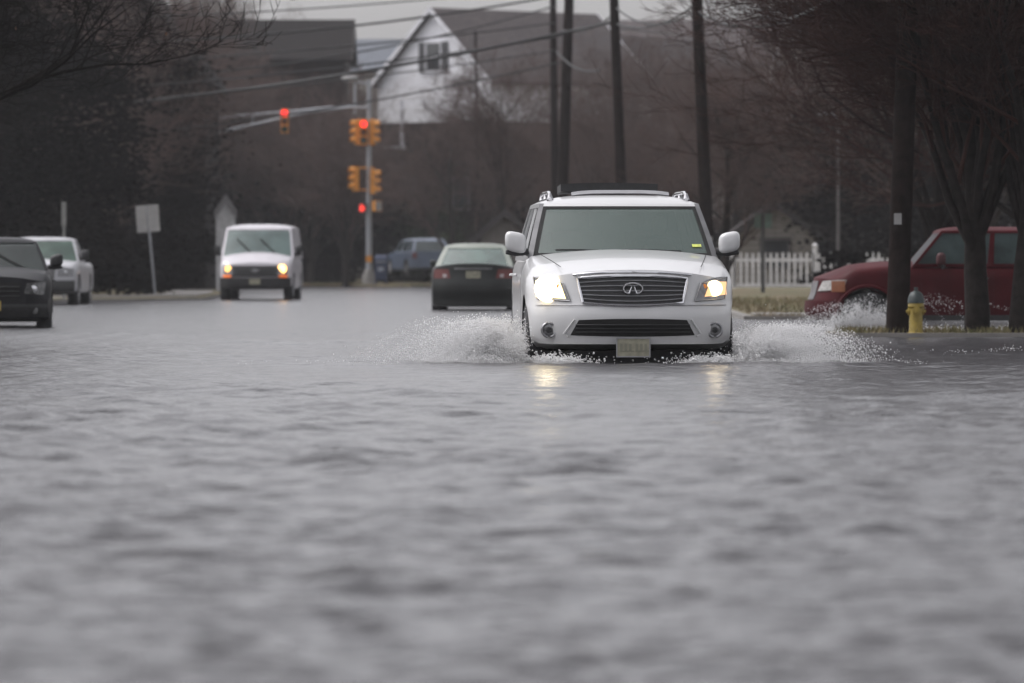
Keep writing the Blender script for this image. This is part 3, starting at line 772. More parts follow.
# ================================================================== poles, cables
def utility_pole(label, Ytop_px, base_px, Y, r, H=10.5, arms=True, name='utility_pole'):
    b = Vector((gx(base_px, Y), Y, -.05 if Y < 300 else .2))
    topx = gx(Ytop_px, Y)               # x of the pole where it leaves the picture
    zf = gz(0, Y); lean = (topx-b.x)/(zf)
    t = thing(name, label, 'pole', b, 0, None)
    m = MB(); n = 8
    m.tube([(lean*H*i/n, 0, H*i/n) for i in range(n+1)], [r*(1-.3*i/n) for i in range(n+1)], 12); m.obj('shaft', pole_wood, t, 50)
    if arms:
        for k, z in enumerate((H-.5, H-1.4)):
            m = MB(); m.box(lean*z-1.2+.2*k, lean*z+1.2-.2*k, -.17, -.06, z-.06, z+.06); m.obj('crossarm', pole_wood, t)
            for x in (-1.05, -.45, .45, 1.05):
                if k and abs(x) > 1: continue
                m = MB(); m.lathe([(0,0),(.05,.01),(.06,.06),(.03,.10),(.045,.13),(0,.16)], 10, Matrix.Translation((lean*z+x,-.11,z+.06))); m.obj('insulator', sign_w, t, 50)
        if Y > 100: return t
        m = MB(); m.lathe([(0,0),(.2,.0),(.22,.05),(.22,.7),(.15,.78),(0,.8)], 16, Matrix.Translation((lean*(H-2.8)+.38,-.1,H-3.2))); m.obj('transformer', galv, t, 50)
    return t
P_E = utility_pole('thick dark wooden utility pole beside the yellow hydrant, nearest of the poles', 908, 897, 80.5, .155, 11)
P_D = utility_pole('dark leaning wooden utility pole just right of the white SUV roof', 697, 710, 138, .16, 11)
P_C = utility_pole('dark wooden utility pole rising behind the middle of the white SUV roof', 614, 626, 165, .16, 11.5)
P_B = utility_pole('thicker leaning one of the two crossing poles behind the SUV', 569, 559, 192, .20, 12)
P_A = utility_pole('upright thinner one of the two crossing poles behind the SUV', 553, 556, 215, .155, 12.5)
# marks on poles
m = MB(); m.box(-.05,.05,-.17,-.155,1.5,1.65); m.obj('pole_tag', sign_w, P_D)
m = MB(); m.box(-.05,.05,-.165,-.15,1.55,1.70); m.obj('pole_tag', sign_w, P_E)
P_F = utility_pole('thin brown pole standing in front of the white gabled house', 475, 479, 262, .085, gz(30, 262), arms=False)
P_G = thing('lamp_post', 'thin pale grey post rising behind the picket fence', 'post', (gx(838,150),150,.2))
m = MB(); m.tube([(0,0,0),(0,0,gz(120,150)-.2)], [.05,.035], 10); m.obj('shaft', mat('post_grey',(.12,.11,.11),.6), P_G, 50)
m = MB(); m.tube([(0,0,gz(120,150)-.2),(-.15,0,gz(118,150)-.1),(-.5,0,gz(117,150)-.1)], [.03,.03,.05], 8); m.obj('lamp_head', galv, P_G, 50)
P_L = utility_pole('dark utility pole at the left side of the street outside the picture', -90, -90, 185, .16, 12)

def cable(label, a, b, sag, r=.022):
    a = Vector(a); b = Vector(b); pts = []
    for i in range(25):
        t = i/24; p = a.lerp(b, t); p.z -= sag*4*t*(1-t); pts.append(p)
    m = MB(); m.tube(pts, r, 6); o = m.obj('power_line', cable_m, None, 60)
    tag(o, label, 'cable'); return o
cable('thick cable sagging across the dark brick house roofline at upper left', at(-90,45,185), at(556,-4,215), .55, .04)
cable('heavy black cable crossing below the roof window of the white house', at(-90,118,185), at(626-9,21,165), .5, .045)
cable('thin wire crossing the white gable above its window', at(-90,70,185), at(556,23,215), .3, .028)
cable('thin wire touching the top of the white gabled house', at(-90,80,185), at(556,6,215), .9, .030)
cable('thin wire crossing the roof of the white house lower down', at(-90,95,185), at(562,36,192), .4, .028)
cable('thin high wire crossing above the brick house ridge', at(-90,20,185), at(553,-14,215), .35, .024)
cable('thin wire crossing the mast arm and lower white gable', at(-90,150,185), at(562,62,192), .5, .026)
cable('thin wire just under the gable window of the white house', at(-90,112,185), at(556,50,215), .35, .024)
cable('thin wire between the crossing poles and the pole behind the SUV roof', at(562,30,192), at(616,12,165), .25, .025)
cable('thin wire sagging from middle pole to the right leaning pole', at(616,8,165), at(699,8,138), .42, .025)
cable('second thinner wire from middle pole to the right leaning pole, lower', at(617,24,165), at(699,2,138), .30, .028)
cable('wire leaving the right leaning pole towards upper right', at(699,12,138), at(905,-60,80.5), .7, .030)
cable('wire running down from middle pole to the right house', at(617,28,165), at(735,30,300), .2, .02)
cable('drooping loop of cable hung between the two crossing poles', at(557,52,192), at(600,70,170), .25, .03)

# ================================================================== traffic signal
def traffic_signal():
    Y = 255; b = Vector((gx(369, Y), Y, .12))
    k = Y/FPX
    t = thing('traffic_signal', 'grey traffic signal pole with mast arm, red lit yellow heads at the corner', 'traffic signal', b)
    X = lambda px: (px-369)*k; Z = lambda py: gz(py, Y)-b.z
    m = MB(); m.tube([(0,0,0),(0,0,Z(80))], [.13,.09], 14); m.obj('pole', galv, t, 50)
    m = MB(); m.lathe([(.28,0),(.28,.25),(.2,.5),(.16,.62),(.13,.65)], 14); m.obj('pole_base', concrete, t, 50)
    m = MB(); m.tube([(0,-.02,Z(108)),(X(330),-.05,Z(108)),(X(290),-.1,Z(112)),(X(250),-.1,Z(115)),(X(205),-.1,Z(119))], [.07,.065,.06,.05,.045], 8); m.obj('mast_arm', galv, t, 50)
    m = MB(); m.tube([(X(352),-.05,Z(107)),(X(310),-.15,Z(112)),(X(270),-.2,Z(121)),(X(230),-.2,Z(130)),(X(190),-.2,Z(137))], [.065,.06,.055,.05,.045], 8); m.obj('mast_arm', galv, t, 50)
    m = MB(); m.tube([(X(253),-.15,Z(115)),(X(253),-.18,Z(125))], .04, 6); m.obj('brace', galv, t, 50)
    m = MB(); m.tube([(X(355),0,Z(82)),(X(355),0,Z(114))], .055, 8); m.tube([(X(355),0,Z(82)),(0,0,Z(84))], .045, 8); m.obj('riser', galv, t, 50)
    m = MB(); m.lathe([(0,-.35),(.08,-.33),(.13,-.1),(.13,.25),(.06,.36),(0,.38)], 12, Matrix.Translation((X(350),-.1,Z(79))), 'x'); m.obj('lamp_head', sign_w, t, 50)
    def head(px, py, rz, lit, sections=3, s=.345, yy=-.28, parent=t):
        # faces -Y then rotated
        M = Matrix.Translation((X(px), yy, Z(py))) @ Matrix.Rotation(rz, 4, 'Z')
        h = sections*s
        m = MB()
        for i in range(sections):
            z0 = -h/2+i*s
            m.box(-.165,.165,-.10,.10,z0+.008,z0+s-.008, M)
        m.box(-.14,.14,-.08,.08,-h/2,h/2, M)
        hd = m.obj('signal_head', sig_yellow, parent)
        for i in range(sections):
            zc = -h/2+(i+.5)*s
            on = lit == i
            l = MB(); l.lathe([(0,-.03),(.10,-.018),(.14,0)], 18, M @ Matrix.Translation((0,-.105,zc)), 'y')
            l.obj('lens', sig_red if on else (sig_off_g, sig_off_y, mat('signal_red_off', (.10,.01,.01), .3))[i], hd, 50)
            # visor: open hood
            vz = MB()
            vz.slab(lambda u, v: M @ Vector((.155*math.cos(-.35+u*(math.pi+.7)), -.10-.20*v*(1-.0*u), zc+.155*math.sin(-.35+u*(math.pi+.7)))), 12, 2, (0,0,.008))
            vz.obj('visor', sig_yellow, hd, 50)
        return hd
    head(357.5, 132.5, R(-75), -1); head(364, 132.5, 0, 2, yy=-.42); head(373, 132.5, R(75), -1)
    head(356, 179, R(-70), -1); head(374, 182, R(75), -1)
    for py in (120, 145, 168, 190):
        m = MB(); m.tube([(0,0,Z(py)),(X(357),-.28,Z(py))], .03, 6); m.tube([(0,0,Z(py)),(X(374),-.28,Z(py))], .03, 6); m.obj('bracket', sig_yellow, t)
    # pedestrian heads
    def ped(px, py, rz, lit):
        M = Matrix.Translation((X(px), -.3, Z(py))) @ Matrix.Rotation(rz, 4, 'Z')
        m = MB(); m.box(-.22,.22,-.09,.09,-.22,.22, M); h = m.obj('walk_signal', sig_black if lit else sig_yellow, t)
        g = MB()
        if lit:   # raised hand
            g.box(-.085,.085,-.105,-.092,-.14,.02, M)
            for i, hh in enumerate((.11,.15,.14,.10)): g.box(-.085+i*.044,-.085+i*.044+.034,-.105,-.092,.02,hh, M)
            g.box(.085,.13,-.105,-.092,-.06,.03, M)
            g.obj('hand_symbol', sig_red2, h)
        else:
            g.box(-.19,.19,-.10,-.092,-.19,.19, M); g.obj('lens', sign_w, h)
    ped(362, 208, 0, True); ped(377, 206, R(55), False)
    m = MB(); m.box(-.12,.12,-.22,-.12,Z(262),Z(256)); m.obj('push_button', sig_yellow, t)
    # far signal head hung on the arm
    h = head(285, 121.5, 0, 2, s=.34, yy=-.3)
traffic_signal()

def mailbox():
    Y = 250; t = thing('mailbox', 'dark blue rounded street mailbox beside the signal pole', 'mailbox', (gx(381,Y),Y,.12))
    m = MB(); n = 10
    prof = [(-.28,.18),(-.28,.95)]+[(-.28*math.cos(a),.95+.28*math.sin(a)) for a in np.linspace(0,math.pi,n)][1:]+[(.28,.18)]
    w = .25; k = len(prof)
    m.add([(-w,y,z) for y, z in prof]+[(w,y,z) for y, z in prof], [tuple(range(k)), tuple(range(2*k-1,k-1,-1))]+[(i,(i+1)%k,k+(i+1)%k,k+i) for i in range(k)])
    bd = m.obj('box', mail_b, t, 40)
    m = MB()
    for x in (-.22,.22):
        for y in (-.24,.24): m.box(x-.025,x+.025,y-.025,y+.025,0,.19)
    m.obj('leg', mail_b, t)
    m = MB(); m.box(-.12,.12,-.288,-.281,.55,.72); m.obj('logo_patch', mail_w, bd)
    m = MB(); m.box(-.2,.2,-.30,-.27,.92,.97); m.obj('flap_handle', galv, bd)
mailbox()

def double_sign():
    Y = 165; t = thing('parking_sign', 'two pale rectangular signs side by side on one leaning post at left', 'sign', (gx(155,Y),Y,.15))
    k = Y/FPX
    m = MB(); m.tube([(0,0,0),(gx(147,Y)-gx(155,Y),0,gz(205,Y)-.15)], .035, 8); m.obj('post', galv, t, 50)
    M = Matrix.Rotation(R(-4), 4, 'Y')
    for px0, px1 in ((135.5,146),(147.5,158.5)):
        xa, xb = (px0-155)*k, (px1-155)*k
        z0, z1 = gz(233,Y)-.15, gz(206,Y)-.15
        m = MB(); dz = .03 if px0 > 140 else 0
        m.add([(xa+.05,-.05,z0+dz),(xb+.05,-.05,z0+.02+dz),(xb,-.05,z1+.02+dz),(xa,-.05,z1+dz),(xa+.05,-.035,z0+dz),(xb+.05,-.035,z0+.02+dz),(xb,-.035,z1+.02+dz),(xa,-.035,z1+dz)],[(0,1,2,3),(7,6,5,4),(0,4,5,1),(1,5,6,2),(2,6,7,3),(3,7,4,0)])
        m.obj('sign_plate', sign_w, t)
double_sign()
def small_post():
    Y = 150; t = thing('sign_post', 'short pale upright post behind the white pickup truck', 'post', (gx(64,Y),Y,.05))
    m = MB(); m.box(-.035,.035,-.02,.02,0,gz(202,Y)-.05); m.obj('shaft', mat('post_pale',(.2,.2,.19),.7), t)
    m = MB(); m.box(-.06,.06,-.035,-.022,gz(228,Y),gz(204,Y)); m.obj('sign_plate', mat('post_pale',(.2,.2,.19)), t)
small_post()
def street_sign():
    Y = 150; t = thing('street_sign', 'dark post with small green street sign in front of the picket fence', 'sign', (gx(763,Y),Y,.2))
    z1 = gz(214,Y)-.2
    m = MB(); m.tube([(0,0,0),(0,0,z1)], .05, 8); m.obj('post', mat('post_dark',(.05,.05,.048),.7), t, 50)
    m = MB(); m.box(-.22,.22,-.02,.02,z1-.35,z1+.02); m.obj('sign_plate', sign_green, t)
street_sign()

def hydrant():
    Y = 80; t = thing('fire_hydrant', 'yellow fire hydrant with dark cap at the kerb between the pole and tree', 'fire hydrant', (gx(915.5,Y),Y-.1,.0))
    m = MB(); m.lathe([(.15,0),(.15,.05),(.115,.06),(.105,.10),(.10,.38),(.125,.40),(.125,.43),(.115,.45)], 20); m.obj('barrel', hyd_y, t, 40)
    m = MB(); m.lathe([(.13,.45),(.13,.48),(.12,.53),(.09,.585),(.04,.61),(.03,.615),(.03,.66),(0,.66)], 20); m.obj('bonnet', hyd_b, t, 40)
    for a, r, l in ((0,.05,.125),(math.pi,.05,.125),(-math.pi/2,.065,.15)):
        m = MB(); M = Matrix.Translation((0,0,.34)) @ Matrix.Rotation(a, 4, 'Z')
        m.lathe([(r*.8,.08),(r*.8,l-.05),(r,l-.05),(r,l),(r*.4,l+.005),(r*.4,l+.03),(0,l+.03)], 12, M, 'x'); m.obj('outlet', hyd_y, t, 40)
hydrant()
for o_ in C.objects:
    if o_.name == 'fire_hydrant': o_.scale = (.86,.86,1)

# ================================================================== picket fence
def picket_fence():
    Y = 165; x0, x1 = gx(733,Y), gx(905,Y); g = .30
    t = thing('picket_fence', 'white wooden picket fence behind the lawn, partly hidden by the red truck', 'fence', (x0,Y,g))
    L = x1-x0; n = int(L/.165)
    for i in range(n):
        x = i*.165+.05; h = 1.00+.012*math.sin(i*1.7)
        m = MB(); m.add([(x-.032,0,.06),(x+.032,0,.06),(x+.032,0,h-.06),(x,0,h),(x-.032,0,h-.06),(x-.032,.02,.06),(x+.032,.02,.06),(x+.032,.02,h-.06),(x,.02,h),(x-.032,.02,h-.06)],
              [(0,1,2,3,4),(9,8,7,6,5),(0,5,6,1),(1,6,7,2),(2,7,8,3),(3,8,9,4),(4,9,5,0)])
        m.obj('picket', fence_w, t)
    for z in (.08,.78):
        m = MB(); m.box(0,L,.022,.07,z-.05,z+.05); m.obj('rail', fence_w, t)
    for px in (733, 815, 903):
        x = gx(px,Y)-x0
        m = MB(); m.box(x-.065,x+.065,.0,.13,0,1.16); m.box(x-.085,x+.085,-.02,.15,1.16,1.19)
        m.add([(x-.07,0-.005,1.19),(x+.07,-.005,1.19),(x+.07,.135,1.19),(x-.07,.135,1.19),(x,.065,1.26)],[(0,1,4),(1,2,4),(2,3,4),(3,0,4)]); m.obj('fence_post', fence_w, t)
picket_fence()

# ================================================================== ground, water
def smooth_noise(x, y, seed=0):
    r = np.random.RandomState(seed); s = 0
    for k in range(8):
        a = r.uniform(0, 2*math.pi); f = r.uniform(.6, 1.6)
        s = s+np.sin((x*math.cos(a)+y*math.sin(a))*f+r.uniform(0, 6.28))
    return s/8**.5

m = MB(); m.add([(-1500,-300,-.24),(1500,-300,-.24),(1500,2500,-.24),(-1500,2500,-.24)], [(0,1,2,3)]); struct(m.obj('ground', asphalt))
# left verge, right verge, kerb strip
def rz_(x, y): return .05+max(0, min(1, (y-104)/60))*.27
left_poly = [(-9.6,86),(-9.8,100),(-12.2,135),(-12.4,153),(-9.4,157),(-8.3,161),(-8.6,178),(-9.6,200),(-12,232),(-16,240),(-260,240),(-260,86)]
right_poly = [(4.1,104),(4.0,125),(3.7,138),(2.5,160),(.9,185),(-.9,208),(-3.0,232),(2,240),(260,240),(260,104)]
far_poly = [(-14,268),(-7.0,262),(-5.4,252),(-4.2,249),(0,249),(260,249),(260,2000),(-9,2000),(-9,400),(-10.5,300)]
far_left = [(-16,262),(-14.5,300),(-13,400),(-13,2000),(-600,2000),(-600,262)]
m = MB(); m.prism(left_poly, lambda x, y: .06+.05*max(0,min(1,(y-150)/30))+(.12 if x < -40 else 0), -.235); struct(m.obj('grass_verge', grass_m))
m = MB(); m.prism(right_poly, rz_, -.235); struct(m.obj('grass_verge', grass_m))
m = MB(); m.prism(far_poly, lambda x, y: .12+.2*max(0,min(1,(y-262)/200)), -.235); struct(m.obj('grass_verge', grass_m))
m = MB(); m.prism(far_left, .2, -.235); struct(m.obj('grass_verge', grass_m))
strip = [(4.25,79.9),(4.6,79.6),(60,79.6),(60,83.2),(4.8,83.2),(4.3,82.6)]
m = MB(); m.prism(strip, .045, -.235); struct(m.obj('grass_strip', grass_m))
def kerb(poly, h, w=.16):
    m = MB(); n = len(poly)
    for i in range(n-1):
        a = Vector((*poly[i],0)); b = Vector((*poly[i+1],0)); d = (b-a).normalized(); q = Vector((-d.y,d.x,0))*w/2
        ha = h(a.x,a.y) if callable(h) else h; hb = h(b.x,b.y) if callable(h) else h
        e = d*.02
        m.add([a-q-e+Vector((0,0,-.237)),a+q-e+Vector((0,0,-.237)),b+q+e+Vector((0,0,-.237)),b-q+e+Vector((0,0,-.237)),a-q-e+Vector((0,0,ha)),a+q-e+Vector((0,0,ha)),b+q+e+Vector((0,0,hb)),b-q+e+Vector((0,0,hb))],
              [(0,3,2,1),(4,5,6,7),(0,1,5,4),(1,2,6,5),(2,3,7,6),(3,0,4,7)])
    struct(m.obj('kerb', concrete))
kerb(strip[:3], .055); kerb(left_poly[:10], .075); kerb([(260,104)][:0]+right_poly[:8], lambda x,y: rz_(x,y)+.02); kerb([(60,104),(4.1,104)], .07)
m = MB(); m.prism([(4.3,106.4),(60,106.4),(60,108.4),(4.3,108.4)], lambda x,y: rz_(x,y)+.022, 0.0); struct(m.obj('sidewalk', concrete))
m = MB(); m.prism([(-11.6,158.5),(-8.6,162.5),(-8.9,178),(-9.9,199),(-11.2,199),(-10.3,178),(-10.2,163.5),(-13,160)], .125, 0.0); struct(m.obj('sidewalk', concrete))

def water():
    rows = [-60,-30,-12,-4,0,2.5,4.2]
    y = 5.0
    while y < 130: rows.append(y); y *= 1.0026
    while y < 1500: rows.append(y); y *= 1.02
    rows = np.array(rows)
    u = np.concatenate([-np.geomspace(6, .16, 26), np.linspace(-.155, .155, 300), np.geomspace(.16, 6, 26)])
    S = np.maximum(rows, 12)+3
    Y, U = np.meshgrid(rows, u, indexing='ij'); Sg, _ = np.meshgrid(S, u, indexing='ij')
    X = U*Sg
    dY = np.gradient(rows)[:, None]*np.ones_like(U); dX = np.abs(np.gradient(u))[None, :]*Sg
    Z = np.zeros_like(X)
    rs = np.random.RandomState(11)
    # gust patches
    g1 = smooth_noise(X*.55, Y*.16, 3); g2 = smooth_noise(X*1.7, Y*.6, 5)
    mask = np.clip(.95+.30*g1+.20*g2, .35, 1.6)
    for k in range(110):
        lam = float(np.exp(rs.uniform(math.log(.10), math.log(.72))))
        a = rs.normal(math.pi/2, .55)        # crests mostly across the line of sight
        kx, ky = math.cos(a)*2*math.pi/lam, math.sin(a)*2*math.pi/lam
        amp = .0063*lam**.5*rs.uniform(.4,1.4)*.55
        eff = np.abs(kx)*dX+np.abs(ky)*dY
        w = np.clip(1.7-eff/1.5, 0, 1)
        wx = .35*smooth_noise(X*.4+k, Y*.3, k)       # bend the crests
        ph = kx*X+ky*Y+rs.uniform(0,6.28)+wx*2
        s = np.sin(ph); s = s-.25*np.cos(2*ph)
        Z += amp*w*s
    Z *= mask
    far = np.clip((Y-20)/22, 0, 1)*np.clip((90-Y)/25, .15, 1)*(1-.75*np.exp(-((X-1.1)/2.2)**2-((Y-57)/5.)**2))
    for k in range(60):          # longer chop that shows farther out
        lam = float(np.exp(rs.uniform(math.log(.7), math.log(2.6)))); a = rs.normal(math.pi/2, .6)
        kx, ky = math.cos(a)*2*math.pi/lam, math.sin(a)*2*math.pi/lam
        w = np.clip(1.7-(np.abs(kx)*dX+np.abs(ky)*dY)/1.5, 0, 1)*far
        s = np.sin(kx*X+ky*Y+rs.uniform(0,6.28)+.8*smooth_noise(X*.3+k, Y*.2, k+200)); s = s*(.6+.4*s)
        Z += .0017*lam**.8*w*s*(.7+.5*g2)
    # disturbed water round the moving SUV
    sx, sy = suv.root.location.x, suv.root.location.y
    r2 = ((X-sx)/3.2)**2+((Y-sy-1)/3.5)**2
    near = np.exp(-r2)
    Z *= 1+.6*near
    for sd in (-1, 1):       # bow waves spreading from the bumper
        for j, (hgt, wd) in enumerate(((.022,.35),(.02,.3))):
            d = (Y-(sy-1.0-1.2*j+.35*np.abs(X-sx)))/wd
            Z += hgt*np.exp(-d*d)*np.exp(-(np.abs(X-sx)/(3.5))**2)/2
    Z *= np.where(np.abs(Y) < 4, .5, 1)
    Z = np.where(Y > 130, Z*np.clip(1-(Y-130)/200, 0, 1), Z)
    n, mm = X.shape
    co = np.stack([X, Y, Z], -1).reshape(-1, 3).astype(np.float32)
    i = np.arange(n-1)[:, None]*mm+np.arange(mm-1)[None, :]
    q = np.stack([i, i+1, i+mm+1, i+mm], -1).reshape(-1, 4).astype(np.int32)
    me = bpy.data.meshes.new('flood_water')
    me.vertices.add(len(co)); me.vertices.foreach_set('co', co.ravel())
    me.loops.add(q.size); me.loops.foreach_set('vertex_index', q.ravel())
    me.polygons.add(len(q)); me.polygons.foreach_set('loop_start', np.arange(0, q.size, 4, dtype=np.int32))
    me.polygons.foreach_set('use_smooth', np.ones(len(q), dtype=bool))
    me.update(calc_edges=True)
    mt = bpy.data.materials.new('water'); mt.use_nodes = True; N = mt.node_tree.nodes; L = mt.node_tree.links
    b = N['Principled BSDF']
    b.inputs['IOR'].default_value = 1.33; b.inputs['Roughness'].default_value = .21
    tc = N.new('ShaderNodeTexCoord')
    n0 = N.new('ShaderNodeTexNoise'); n0.inputs['Scale'].default_value = .25; n0.inputs['Detail'].default_value = 3
    rp = N.new('ShaderNodeValToRGB'); rp.color_ramp.elements[0].color = (.035,.034,.037,1); rp.color_ramp.elements[1].color = (.055,.053,.056,1)
    L.new(tc.outputs['Object'], n0.inputs['Vector']); L.new(n0.outputs['Fac'], rp.inputs['Fac']); L.new(rp.outputs['Color'], b.inputs['Base Color'])
    prev = None
    for scl, st, dist in ((3.5,1.0,.055),(11,1.0,.024)):
        mp = N.new('ShaderNodeMapping'); mp.inputs['Scale'].default_value = (.75,1.0,1)
        nn = N.new('ShaderNodeTexNoise'); nn.inputs['Scale'].default_value = scl; nn.inputs['Detail'].default_value = 3
        L.new(tc.outputs['Object'], mp.inputs['Vector']); L.new(mp.outputs['Vector'], nn.inputs['Vector'])
        bp = N.new('ShaderNodeBump'); bp.inputs['Strength'].default_value = st; bp.inputs['Distance'].default_value = dist
        L.new(nn.outputs['Fac'], bp.inputs['Height'])
        if prev: L.new(prev.outputs['Normal'], bp.inputs['Normal'])
        prev = bp
    L.new(prev.outputs['Normal'], b.inputs['Normal'])
    me.materials.append(mt)
    o = bpy.data.objects.new('flood_water', me); C.objects.link(o); struct(o)
water()

# ================================================================== spray
def droplets(name, label, pts, sizes, cat='spray', kind='stuff'):
    P = np.array(pts); n = len(P); S = np.array(sizes)
    base = np.array([(1,1,1),(-1,-1,1),(-1,1,-1),(1,-1,-1)], float)*.8
    tri = np.array([(0,2,1),(0,1,3),(0,3,2),(1,2,3)])
    rs = np.random.RandomState(1)
    sc3 = S[:, None]*rs.uniform(.6, 1.5, (n, 3))
    V = P[:, None, :]+base[None]*sc3[:, None, :]+rs.normal(0, .15, (n, 4, 3))*S[:, None, None]
    F = (tri[None]+4*np.arange(n)[:, None, None]).reshape(-1, 3)
    me = bpy.data.meshes.new(name); me.from_pydata(V.reshape(-1, 3).tolist(), [], F.tolist()); me.update()
    for p in me.polygons: p.use_smooth = True
    me.materials.append(spray_m)
    o = bpy.data.objects.new(name, me); C.objects.link(o)
    tag(o, label, cat, None, kind); return o
rnd = random.Random(7)
def plume(side):
    # spray thrown out by the front wheel on one side, in the SUV's frame
    M = suv.root.matrix_basis; pts = []; sz = []
    reach = 1.75 if side < 0 else 1.45
    def jet(x0, y0, z0, vx, vy, vz, n, w, s0):
        T = (vz+math.sqrt(vz*vz+2*9.8*max(.01, z0-.0)))/9.8
        for i in range(n):
            t = T*rnd.random()**.9; e = w*(.25+t/T)
            p = (x0+vx*t+rnd.gauss(0,e), y0+vy*t+rnd.gauss(0,e*1.3), max(.0, z0+vz*t-4.9*t*t+rnd.gauss(0,e*.8)))
            pts.append(M @ Vector((p[0], p[1], .2+p[2]))); sz.append(s0*rnd.uniform(.5,1.25)*(1.15-.5*t/T))
    for k in range(560):
        q = rnd.random()
        vz = min(2.9,rnd.gauss(2.2,.42))*(1.0 if side < 0 else .93); sp = abs(rnd.gauss(.9,.85))
        jet(side*(1.0+rnd.uniform(0,.25)), .45+rnd.gauss(0,.25), .0, side*sp, -rnd.uniform(.2,1.2), max(.6,vz), 170, rnd.uniform(.015,.055), rnd.uniform(.0028,.0062))
    for k in range(200):       # low flat sheets running outwards
        jet(side*(1.05+rnd.uniform(0,.5)), .3+rnd.gauss(0,.3), .0, side*rnd.uniform(1.0,3.6), -rnd.uniform(.2,1.2), rnd.uniform(.4,1.25), 180, rnd.uniform(.015,.05), rnd.uniform(.003,.006))
    for k in range(60):       # water dragged along the bumper corner
        jet(side*rnd.uniform(.45,1.0), -.02+rnd.gauss(0,.05), .0, side*rnd.uniform(.0,1.2), -.4, rnd.uniform(.4,1.25), 50, .022, .007)
    # stray drops higher
    for i in range(200):
        s = rnd.random()**1.5; x = side*(.95+s*reach*1.1); h = rnd.expovariate(1/.15)*(1-.6*s)
        pts.append(M @ Vector((x, rnd.gauss(.5,.3), .2+min(h,.75)))); sz.append(rnd.uniform(.003,.007))
    # thin foam line trailing outwards on the surface
    for i in range(1500):
        s = rnd.random()**1.4; x = side*(reach+.5+s*(1.9 if side < 0 else 1.1)); 
        cl = math.sin(x*9+3*side)+math.sin(x*23); 
        if cl < rnd.uniform(-1.8,1.2): continue
        pts.append(M @ Vector((x, -.1+.4*math.sin(x*3.1)+rnd.gauss(0,.4), .205+abs(rnd.gauss(0,.022))*(1-s*.6)))); sz.append(rnd.uniform(.002,.007)*(1-.5*s))
    droplets('water_spray', 'white spray fanning out on the %s side of the white SUV' % ('left' if side < 0 else 'right'), pts, sz)
plume(-1); plume(1)
# wash under the bumper
M = suv.root.matrix_basis; pts = []; sz = []
for i in range(2600):
    x = rnd.choice((-1,1))*(.95-abs(rnd.gauss(0,.28))); h = abs(rnd.gauss(0,.045))
    pts.append(M @ Vector((x, .02+rnd.gauss(0,.1)+.2*abs(x)**3, .2+h))); sz.append(rnd.uniform(.003,.010))
droplets('bow_wash', 'low broken foam in front of the white SUV bumper', pts, sz)
# splash at red truck's front wheel
pts = []; sz = []
wx = gx(811,88)+.83
for k in range(120):
    vz = abs(rnd.gauss(1.9,.6)); vx = rnd.gauss(-.4,1.4); x0 = wx-.1+rnd.gauss(0,.18); w = rnd.uniform(.02,.05); T = 2*vz/9.8
    for i in range(130):
        t = T*rnd.random()**.9
        pts.append((x0+vx*t+rnd.gauss(0,w), 87.4-.6*t+rnd.gauss(0,w*1.5), max(.005, vz*t-4.9*t*t+rnd.gauss(0,w)))); sz.append(rnd.uniform(.0025,.0065))
for i in range(2000):
    x = wx-1.0+rnd.random()*4.5; pts.append((x, 87.2+rnd.gauss(0,.25), abs(rnd.gauss(0,.03)))); sz.append(rnd.uniform(.004,.012))
droplets('wheel_splash', 'grey white splash round the front wheel of the red pickup', pts, sz)
# foam line along the kerb
pts = []; sz = []
for i in range(700):
    x = rnd.uniform(2.3,6.6); 
    if math.sin(x*7)+math.sin(x*17) < rnd.uniform(-1.5,1): continue
    pts.append((x, 67+2.2*math.sin(x*2.3)+rnd.gauss(0,.7), abs(rnd.gauss(0,.012))+.01)); sz.append(rnd.uniform(.002,.005))
droplets('foam_line', 'thin broken foam line on the water at right, below the hydrant', pts, sz)

